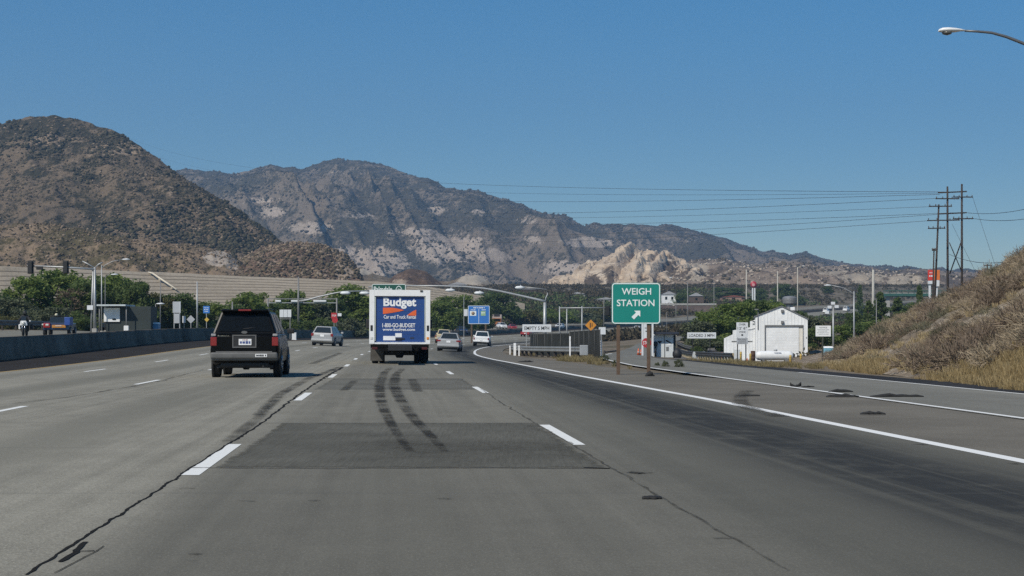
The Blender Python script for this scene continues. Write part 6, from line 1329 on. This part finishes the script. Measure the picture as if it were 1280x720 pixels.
# ================================================================== TREES AND BRUSH
BARK = paint('tree_bark', (.075, .055, .042), .95, 0, .3, 4)
LEAFS = {'green': mat_leaf('green_foliage', [(.10, .145, .034), (.175, .23, .058), (.245, .30, .095)], .7, .5), 'dark': mat_leaf('dark_foliage', [(.065, .10, .030), (.115, .16, .048), (.17, .21, .08)], .7, .5),
 'grey': mat_leaf('grey_green_foliage', [(.07, .085, .045), (.115, .13, .072), (.165, .18, .11)], .8, .3), 'olive': mat_leaf('olive_foliage', [(.06, .065, .022), (.10, .10, .036), (.15, .14, .06)], .8, .2), 'dead': mat_leaf('dry_twigs', [(.07, .05, .035), (.12, .09, .06), (.17, .13, .09)], .9, .1)}
def leaf_cloud(cl, per, leaf, seed, spread, flat=.8):
    """leaf-sized quads around clump centres (x, y, z, r)"""
    r = np.random.default_rng(seed); cl = np.asarray(cl, float); n = len(cl)*per
    C = np.repeat(cl, per, 0); d = r.normal(0, 1, (n, 3)); d /= np.linalg.norm(d, axis=1)[:, None]
    rad = (r.random(n)**.45)*C[:, 3]*spread; c = C[:, :3]+d*rad[:, None]*np.array([1, 1, flat])
    a = r.normal(0, 1, (n, 3))+d*.6; a /= np.linalg.norm(a, axis=1)[:, None]; b = np.cross(a, r.normal(0, 1, (n, 3))); b /= np.linalg.norm(b, axis=1)[:, None]; e = np.cross(a, b)
    s = leaf*(.6+.8*r.random(n))[:, None]
    V = np.stack([c-b*s, c-e*s*.45, c+b*s, c+e*s*.5], 1).reshape(-1, 3); V = V[:]; 
    keep = V[:, 2].reshape(-1, 4).min(1) > .02; V = V.reshape(-1, 4, 3)[keep].reshape(-1, 3)
    return V, np.arange(len(V)).reshape(-1, 4)
def tree_proto(kind, seed, mat):
    """reference tree about 6 m tall; returns (trunk mesh, crown mesh)"""
    r = random.Random(seed); cl = []; tb = MB()
    if kind == 'willow':
        for k in range(60):
            a = r.uniform(0, 2*PI); q = r.random()**.5*2.7; z = r.uniform(.5, 5.4); q *= (1-((z-2.4)/3.6)**2)**.5 if abs(z-2.4) < 3.5 else .2
            cl.append((q*math.cos(a), q*math.sin(a), z+r.uniform(-.2, .3), r.uniform(.55, 1.05)))
        per, leaf = 105, .19; hh = 3.4
    elif kind == 'shrub':
        for k in range(30):
            a = r.uniform(0, 2*PI); q = r.random()**.5*3.0; z = r.uniform(.3, 4.6)*(1-.35*q/3)
            cl.append((q*math.cos(a), q*math.sin(a), z, r.uniform(.6, 1.3)))
        per, leaf = 120, .20; hh = 2.2
    elif kind == 'pine':
        for k in range(46):
            z = .6+5.2*(k/45); q = (1-(z/6.3))*2.1*r.uniform(.3, 1); a = r.uniform(0, 2*PI)
            cl.append((q*math.cos(a), q*math.sin(a), z, .32+.35*(1-z/6.4)))
        per, leaf = 85, .15; hh = 5.6
    else:  # sparse
        for k in range(26):
            a = r.uniform(0, 2*PI); q = r.random()**.5*2.3; z = r.uniform(.9, 5.6); cl.append((q*math.cos(a), q*math.sin(a), z, r.uniform(.4, .8)))
        per, leaf = 42, .15; hh = 3.8
    tb.tube([(0, 0, -.3), (r.uniform(-.1, .1), 0, hh*.4), (r.uniform(-.2, .2), r.uniform(-.2, .2), hh)], .17, 8, .05)
    for k in range(7):
        c = r.choice(cl); z0 = r.uniform(.2, .7)*hh*.8; tb.tube([(0, 0, z0), (c[0]*.5, c[1]*.5, (z0+c[2])/2+.1), c[:3]], .07, 6, .02)
    t = tb.build('trunk', BARK); V, Fc = leaf_cloud(cl, per, leaf, seed, 1.0); c = mesh_np('crown', V, Fc, mat, smooth=False); tm_, cm_ = t.data, c.data
    bpy.data.objects.remove(t); bpy.data.objects.remove(c); return tm_, cm_
PROT = {}
def tree(label, px, ptop, Y, wpx, kind='willow', col='green', var=0, group=None, name=None, cat='tree', pbot=None):
    key = (kind, col, var % 3)
    if key not in PROT: PROT[key] = tree_proto(kind, 100+var % 3*7+len(kind), LEAFS[col])
    tm_, cm_ = PROT[key]; b = at(px, Y, -.1); h = EYE-(ptop-HOR)/F*Y-b.z; w = M_(wpx, Y)*{'willow': 1.3, 'shrub': 1.3}.get(kind, 1.1)
    t = thing(name or {'willow': 'willow_tree', 'shrub': 'shrub', 'pine': 'conifer_tree', 'sparse': 'sparse_tree'}[kind], label, cat, b, random.uniform(0, 6), group)
    rw = {'willow': 6.2, 'shrub': 7.2, 'pine': 4.0, 'sparse': 5.4}[kind]; t.scale = (w/rw, w/rw, h/6.0 if kind != 'shrub' else h/5.2)
    for nm, me in (('trunk', tm_), ('crown', cm_)):
        o = bpy.data.objects.new(nm, me); COL.objects.link(o); o.parent = t
    return t
g1 = 'green trees along the far side of the roadway'
T = [
 ('dark tree cut by the left frame edge, behind the guardrail', -6, 366, 168, 60, 'willow', 'dark'), ('grey-green leafy tree at far left, under the signal arm tip', 14, 372, 162, 56, 'willow', 'grey'),
 ('tall green tree below the signal heads at far left', 42, 345, 176, 76, 'willow', 'green'), ('tallest green tree under the middle of the signal arm', 75, 337, 180, 78, 'willow', 'green'), ('brownish dry-leaved tree left of the signal mast', 88, 358, 170, 44, 'sparse', 'dead'), ('broad dark tree right behind the signal mast', 112, 349, 174, 66, 'willow', 'dark'),
 ('bright green tree topping the dark booth', 140, 342, 180, 66, 'willow', 'green'), ('green tree above the right end of the dark booth', 166, 350, 176, 52, 'willow', 'dark'), ('low grey shrub behind the motorcycle rider', 34, 380, 152, 62, 'shrub', 'grey'), ('low grey shrub behind the utility vehicle', 66, 378, 154, 56, 'shrub', 'grey'), ('dark low shrub left of the mast foot', 96, 386, 152, 46, 'shrub', 'dark'), ('low olive shrub far left behind the guardrail', 3, 388, 150, 40, 'shrub', 'olive'),
 ('dark shrub behind the booth wall', 168, 378, 160, 50, 'shrub', 'dark'), ('olive tree between the two slim poles right of the booth', 192, 366, 182, 46, 'willow', 'olive'), ('green tree behind the tall white double sign', 216, 366, 184, 52, 'willow', 'dark'), ('dark green tree between white double sign and grey pole', 238, 374, 186, 46, 'willow', 'dark'), ('small green tree behind the blue sign', 264, 377, 190, 42, 'willow', 'green'), ('dark tree above the left shoulder of the black SUV', 286, 380, 196, 40, 'willow', 'dark'),
 ('rounded green tree above the roof of the black SUV', 312, 365, 204, 52, 'willow', 'green'), ('dark tree behind the white three-column sign', 342, 378, 220, 52, 'willow', 'dark'), ('rounded green tree left of the grey lamp pole top', 362, 362, 226, 54, 'willow', 'green'), ('grey-green tree just right of the grey lamp pole', 390, 376, 228, 50, 'willow', 'grey'), ('dark tree behind the red stop sign pair', 412, 373, 232, 48, 'willow', 'dark'), ('large green tree beneath the lamp heads left of the truck', 432, 355, 240, 64, 'willow', 'green'), ('green tree half hidden by the left side of the box truck', 456, 372, 240, 54, 'willow', 'green'),
 ('dark shrub row left of the lamp pole foot', 352, 392, 205, 46, 'shrub', 'dark'), ('low dark shrub behind the silver hatchback', 402, 392, 212, 46, 'shrub', 'dark'), ('low olive shrub near the stop sign foot', 434, 393, 222, 44, 'shrub', 'grey'),
]
for k, t in enumerate(T): tree(t[0], *t[1:5], t[5], t[6], k, g1)
g2 = 'trees on the plain beyond the freeway'
T = [
 ('green tree hard against the right side of the box truck', 545, 376, 330, 44, 'willow', 'green'), ('large green tree left of the blue services sign', 566, 368, 345, 50, 'willow', 'green'), ('dark tree peeking above the blue services sign', 594, 377, 360, 40, 'willow', 'dark'), ('tall dark tree above the orange lorry', 621, 364, 440, 44, 'willow', 'dark'), ('green bushy tree just right of the orange lorry', 642, 380, 450, 40, 'shrub', 'green'), ('olive bush left of the mast pole', 664, 384, 455, 38, 'shrub', 'olive'), ('green bush behind the mast pole', 683, 383, 470, 36, 'shrub', 'green'),
 ('green bush right of the mast pole', 706, 386, 480, 40, 'shrub', 'green'), ('pale green bush behind the signal frame posts', 728, 388, 490, 38, 'shrub', 'grey'), ('yellow-green bush left of the green sign, above the traffic signal', 748, 380, 520, 36, 'shrub', 'olive'), ('yellow bush just left of the hanging traffic signal', 750, 395, 440, 12, 'shrub', 'olive'), ('dark bush far behind the mast, in front of sandstone rocks', 700, 374, 620, 50, 'shrub', 'grey'), ('grey scrub tree left of the dark shelter', 640, 370, 640, 40, 'shrub', 'grey'),
 ('dark tree beside the small white house', 850, 368, 640, 16, 'willow', 'dark'), ('dark tree between the white house and flat building', 866, 366, 670, 26, 'willow', 'dark'), ('grey tree right of the flat hillside building', 884, 362, 680, 22, 'sparse', 'grey'), ('broad dark tree behind the low brown building', 912, 359, 720, 40, 'willow', 'dark'), ('dark tree just right of the red round sign', 951, 360, 700, 16, 'willow', 'dark'), ('dark tree at the foot of the right pale pole', 978, 354, 720, 24, 'willow', 'dark'), ('dark tree left of the crook-topped pale pole', 990, 360, 725, 24, 'willow', 'dark'), ('lone dark tree on the tan plain, left of the tall lamp', 1034, 358, 820, 13, 'willow', 'dark'),
 ('dark conifer left of the white pylon', 1075, 356, 520, 18, 'pine', 'dark')]
for k, t in enumerate(T): tree(t[0], *t[1:5], t[5], t[6], k+1, g2)
g3 = 'trees around the weigh station'
T = [
 ('grey-green tree at the left edge of the weigh station grove', 873, 401, 186, 44, 'willow', 'grey'), ('green tree behind the loaded 3 mph sign', 890, 388, 192, 50, 'willow', 'green'), ('tall green tree behind the clearance sign', 916, 377, 200, 54, 'willow', 'green'), ('dark green tree left of the gable roof', 938, 374, 206, 50, 'willow', 'dark'), ('green tree behind the gable peak', 962, 376, 208, 50, 'willow', 'green'), ('dark green tree right of the roof ventilator', 992, 388, 204, 42, 'willow', 'dark'), ('grey willow leaning over the right eave', 1010, 394, 188, 36, 'willow', 'grey'),
 ('low grey willow beside the dark guardrail', 882, 414, 176, 40, 'shrub', 'grey'), ('low dark shrub left of the stepped wing', 900, 416, 176, 30, 'shrub', 'dark'), ('dark bush under the loaded 3 mph sign', 871, 430, 160, 13, 'shrub', 'dark'),
 ('dark bush between white building and floodlight mast', 1024, 408, 178, 34, 'willow', 'dark'), ('green bush right of the floodlight mast', 1052, 406, 185, 36, 'willow', 'green'), ('dark bush at the tall lamp foot', 1074, 405, 190, 36, 'willow', 'dark'), ('green bush right of the tall lamp', 1098, 400, 215, 44, 'willow', 'green'), ('olive dry bush below the floodlights', 1048, 428, 160, 34, 'shrub', 'olive'), ('dry brown bush at the embankment top, right of the tall lamp', 1082, 420, 150, 40, 'shrub', 'dead'),
 ('tall dark conifer left of the slim grey pole', 1086, 376, 260, 32, 'pine', 'dark'), ('tallest dark conifer, beside the slim grey pole', 1101, 365, 262, 38, 'pine', 'dark'), ('dark conifer right of the slim grey pole', 1122, 372, 264, 36, 'pine', 'dark'), ('pointed conifer in front of the green bridge', 1149, 357, 300, 26, 'pine', 'dark'), ('dark bushy tree under the green bridge', 1136, 378, 290, 34, 'willow', 'dark'), ('low dark bush left of the conifers', 1068, 390, 240, 26, 'willow', 'dark')]
for k, t in enumerate(T): tree(t[0], *t[1:5], t[5], t[6], k, g3)
for lab, px, Y, h, w in (('small grey weed clump beside the guardrail end', 756, 80, 9, 11), ('grey weed at the left post of the green sign', 770, 62, 8, 9), ('bushy grey weed right of the green sign post', 831, 58, 10, 10), ('taller grey weed right of the green sign', 849, 57, 13, 11), ('flat grey weed left of the two bushy ones', 822, 60, 6, 8)):
    p = at(px, Y); tree(lab, px, HOR+(EYE-p.z)/Y*F-h, Y, w, 'shrub', 'grey', 2, 'weeds on the gore', 'weed', 'weed')
# ---- dry brush on the embankment, grass at its foot, scrub on the plain
def tuft_mesh(n, h, spread, seed, wid=.02):
    r = np.random.default_rng(seed); a = r.random(n)*2*PI; q = r.random(n)**.6*spread; x0 = q*np.cos(a)*.45; y0 = q*np.sin(a)*.45
    hh = h*(.45+.55*r.random(n)); lean = .25+.55*r.random(n); tx_ = x0+np.cos(a)*lean*hh*.8; ty_ = y0+np.sin(a)*lean*hh*.8; b = r.random(n)*PI; wx, wy = np.cos(b)*wid, np.sin(b)*wid
    V = np.stack([np.stack([x0-wx, y0-wy, 0*hh-.05], -1), np.stack([x0+wx, y0+wy, 0*hh-.05], -1), np.stack([tx_+wx*.6, ty_+wy*.6, hh], -1), np.stack([tx_-wx*.6, ty_-wy*.6, hh], -1)], 1).reshape(-1, 3)
    return V, np.arange(len(V)).reshape(-1, 4)
def sow(name, pts, sizes, protos, mat, seed=0, kind='stuff'):
    r = np.random.default_rng(seed); VV = []; FF = []; off = 0
    for p, s in zip(pts, sizes):
        V, Fc = protos[r.integers(len(protos))]; a = r.random()*2*PI; c, s_ = math.cos(a), math.sin(a); W = V*np.array([s, s, s*(.75+.5*r.random())]); W = np.stack([W[:, 0]*c-W[:, 1]*s_, W[:, 0]*s_+W[:, 1]*c, W[:, 2]], -1)+np.array(p); VV.append(W); FF.append(Fc+off); off += len(V)
    o = mesh_np(name, np.concatenate(VV), np.concatenate(FF), mat, smooth=False); return tag(o, kind=kind)
GRS = [tuft_mesh(46, .42, .4, 40+k, .012) for k in range(4)]
BR = [tuft_mesh(70, .55, .7, k, .022) for k in range(4)]
rb_ = np.random.default_rng(5)
def bank_pts(n, tlo, thi, cut, seed, power=1.0):
    r = np.random.default_rng(seed); out = []
    k = r.integers(0, len(epx)-40, n*4); t = tlo+(thi-tlo)*r.random(n*4)**power; X, Y, Z = bank_z(t, k); d = fbm(X*.35, Y*.3, 4, seed)
    ok = (d > cut) & (epx[k] > 1022+40*r.random(len(k))); X, Y, Z = X[ok][:n], Y[ok][:n], Z[ok][:n]; X = X+r.normal(0, .1, len(X)); return np.stack([X, Y, Z-.02], -1)
def bank_brush(name, n, tlo, thi, cut, seed, smin, smax, cols, power=1.0, protos=None):
    p = bank_pts(n, tlo, thi, cut, seed, power); r = np.random.default_rng(seed+1); sow(name, p, smin+(smax-smin)*r.random(len(p))**1.6, protos or BR, mat_leaf(name+'_'+str(seed), cols, .95, .15, .5), seed)
def dome_mesh(n, rx, h, seed, wid, ln):
    """rounded dry bush: fine twigs pointing outward all over a dome"""
    r = np.random.default_rng(seed); d = r.normal(0, 1, (n, 3)); d[:, 2] = abs(d[:, 2]); d /= np.linalg.norm(d, axis=1)[:, None]
    q = (.35+.65*r.random(n)**.6)[:, None]; a = d*q*np.array([rx, rx, h])*(.8+.4*fbm(d[:, 0]*2+seed, d[:, 1]*2, 2, seed))[:, None]; t = d+r.normal(0, .5, (n, 3)); t /= np.linalg.norm(t, axis=1)[:, None]
    b = a+t*ln*(.5+r.random(n))[:, None]; w_ = np.cross(t, r.normal(0, 1, (n, 3))); w_ /= np.linalg.norm(w_, axis=1)[:, None]; w_ *= wid
    V = np.stack([a-w_, a+w_, b+w_*.5, b-w_*.5], 1).reshape(-1, 3); V[:, 2] = np.maximum(V[:, 2], -.04); return V, np.arange(len(V)).reshape(-1, 4)
TWG = [dome_mesh(260, .62, .42, 60+k, .011, .22) for k in range(5)]
bank_brush('dry_brush', 620, .03, 1.02, .56, 21, .35, 1.15, [(.21, .165, .11), (.30, .24, .165), (.39, .325, .23)], 1.0, TWG)
bank_brush('dry_brush', 520, .05, 1.02, .58, 33, .4, 1.35, [(.13, .096, .07), (.19, .145, .105), (.25, .195, .145)], 1.0, TWG)
bank_brush('dry_brush', 220, .05, 1.02, .60, 35, .4, 1.0, [(.10, .10, .062), (.14, .135, .088), (.18, .165, .115)], 1.0, TWG)
bank_brush('dry_grass', 2600, .02, 1.0, .46, 45, .2, .5, [(.28, .215, .11), (.38, .30, .17), (.46, .38, .24)])
bank_brush('dry_grass', 2600, -.02, .10, .34, 57, .3, .75, [(.20, .145, .07), (.29, .22, .11), (.37, .29, .16)], 1.4, GRS)
def ground_tufts(name, regions, n, smin, smax, cols, seed, protos=GRS, cut=.45):
    r = np.random.default_rng(seed); P_ = []
    for (pa, pb, ya, yb, m) in regions:
        px = pa+(pb-pa)*r.random(m*3); Y = ya*(yb/ya)**r.random(m*3); X = (px-640)/F*Y; lt = X-axis(Y); rx = np.interp(Y, [q[1] for q in ramp_pts], [q[0] for q in ramp_pts])
        free = ((lt > 8.6) | (lt < -36.5)) & (np.abs(X-rx) > 2.5) & ~((Y > 95) & (Y < 205) & (X > rx) & (X < rx+np.interp(Y, [95, 120, 145, 205], [4, 10, 13, 12])))
        ok = free & (fbm(X*.5, Y*.25, 3, seed) > cut); X, Y = X[ok][:m], Y[ok][:m]; P_.append(np.stack([X, Y, G(X, Y)-.07], -1))
    P_ = np.concatenate(P_); sow(name, P_, smin+(smax-smin)*r.random(len(P_))**1.5, protos, mat_leaf(name+'_'+str(seed), cols, .95, .15, .5), seed)
ground_tufts('dry_grass', [(735, 900, 46, 92, 500), (690, 760, 75, 105, 240), (640, 668, 112, 130, 240), (900, 1030, 58, 118, 500)], 0, .2, .6, [(.14, .115, .06), (.22, .18, .09), (.30, .25, .14)], 71, GRS, .5)
SCB = [leaf_cloud([(0, 0, .35, .6), (.4, .2, .3, .5), (-.4, -.1, .3, .5)], 14, .18, 80+k, 1.0) for k in range(4)]
ground_tufts('scrub', [(480, 1180, 330, 1150, 7000), (620, 900, 300, 700, 2500), (1000, 1120, 350, 800, 600)], 0, .9, 3.0, [(.040, .040, .022), (.085, .07, .042), (.14, .11, .07)], 83, SCB, .40)
ground_tufts('scrub', [(530, 790, 400, 640, 1800), (840, 1110, 430, 760, 900)], 0, 1.0, 3.4, [(.05, .075, .026), (.085, .115, .04), (.13, .16, .065)], 88, SCB, .35)
ground_tufts('scrub', [(-60, 480, 150, 330, 2600)], 0, .7, 1.9, [(.030, .038, .018), (.06, .062, .032), (.10, .09, .05)], 91, SCB, .35)
ground_tufts('scrub', [(1000, 1130, 130, 240, 500), (850, 930, 150, 200, 160)], 0, .5, 1.2, [(.05, .05, .022), (.11, .09, .045), (.18, .14, .075)], 97, SCB, .4)
HAZE = .0002
# ================================================================== AIR
hz = MB().box((0, 2200, 330), (9000, 5200, 780)).build('haze', None); hz.location = (0, 0, 0); tag(hz, kind='stuff')
hm = bpy.data.materials.new('haze_air'); hm.use_nodes = True; hn = hm.node_tree; hn.nodes.remove(hn.nodes['Principled BSDF'])
pv = hn.nodes.new('ShaderNodeVolumePrincipled'); pv.inputs['Color'].default_value = (.42, .68, 1, 1); pv.inputs['Density'].default_value = HAZE; pv.inputs['Anisotropy'].default_value = .2
lk(hn, pv.outputs[0], hn.nodes['Material Output'].inputs['Volume']); hz.data.materials.append(hm)
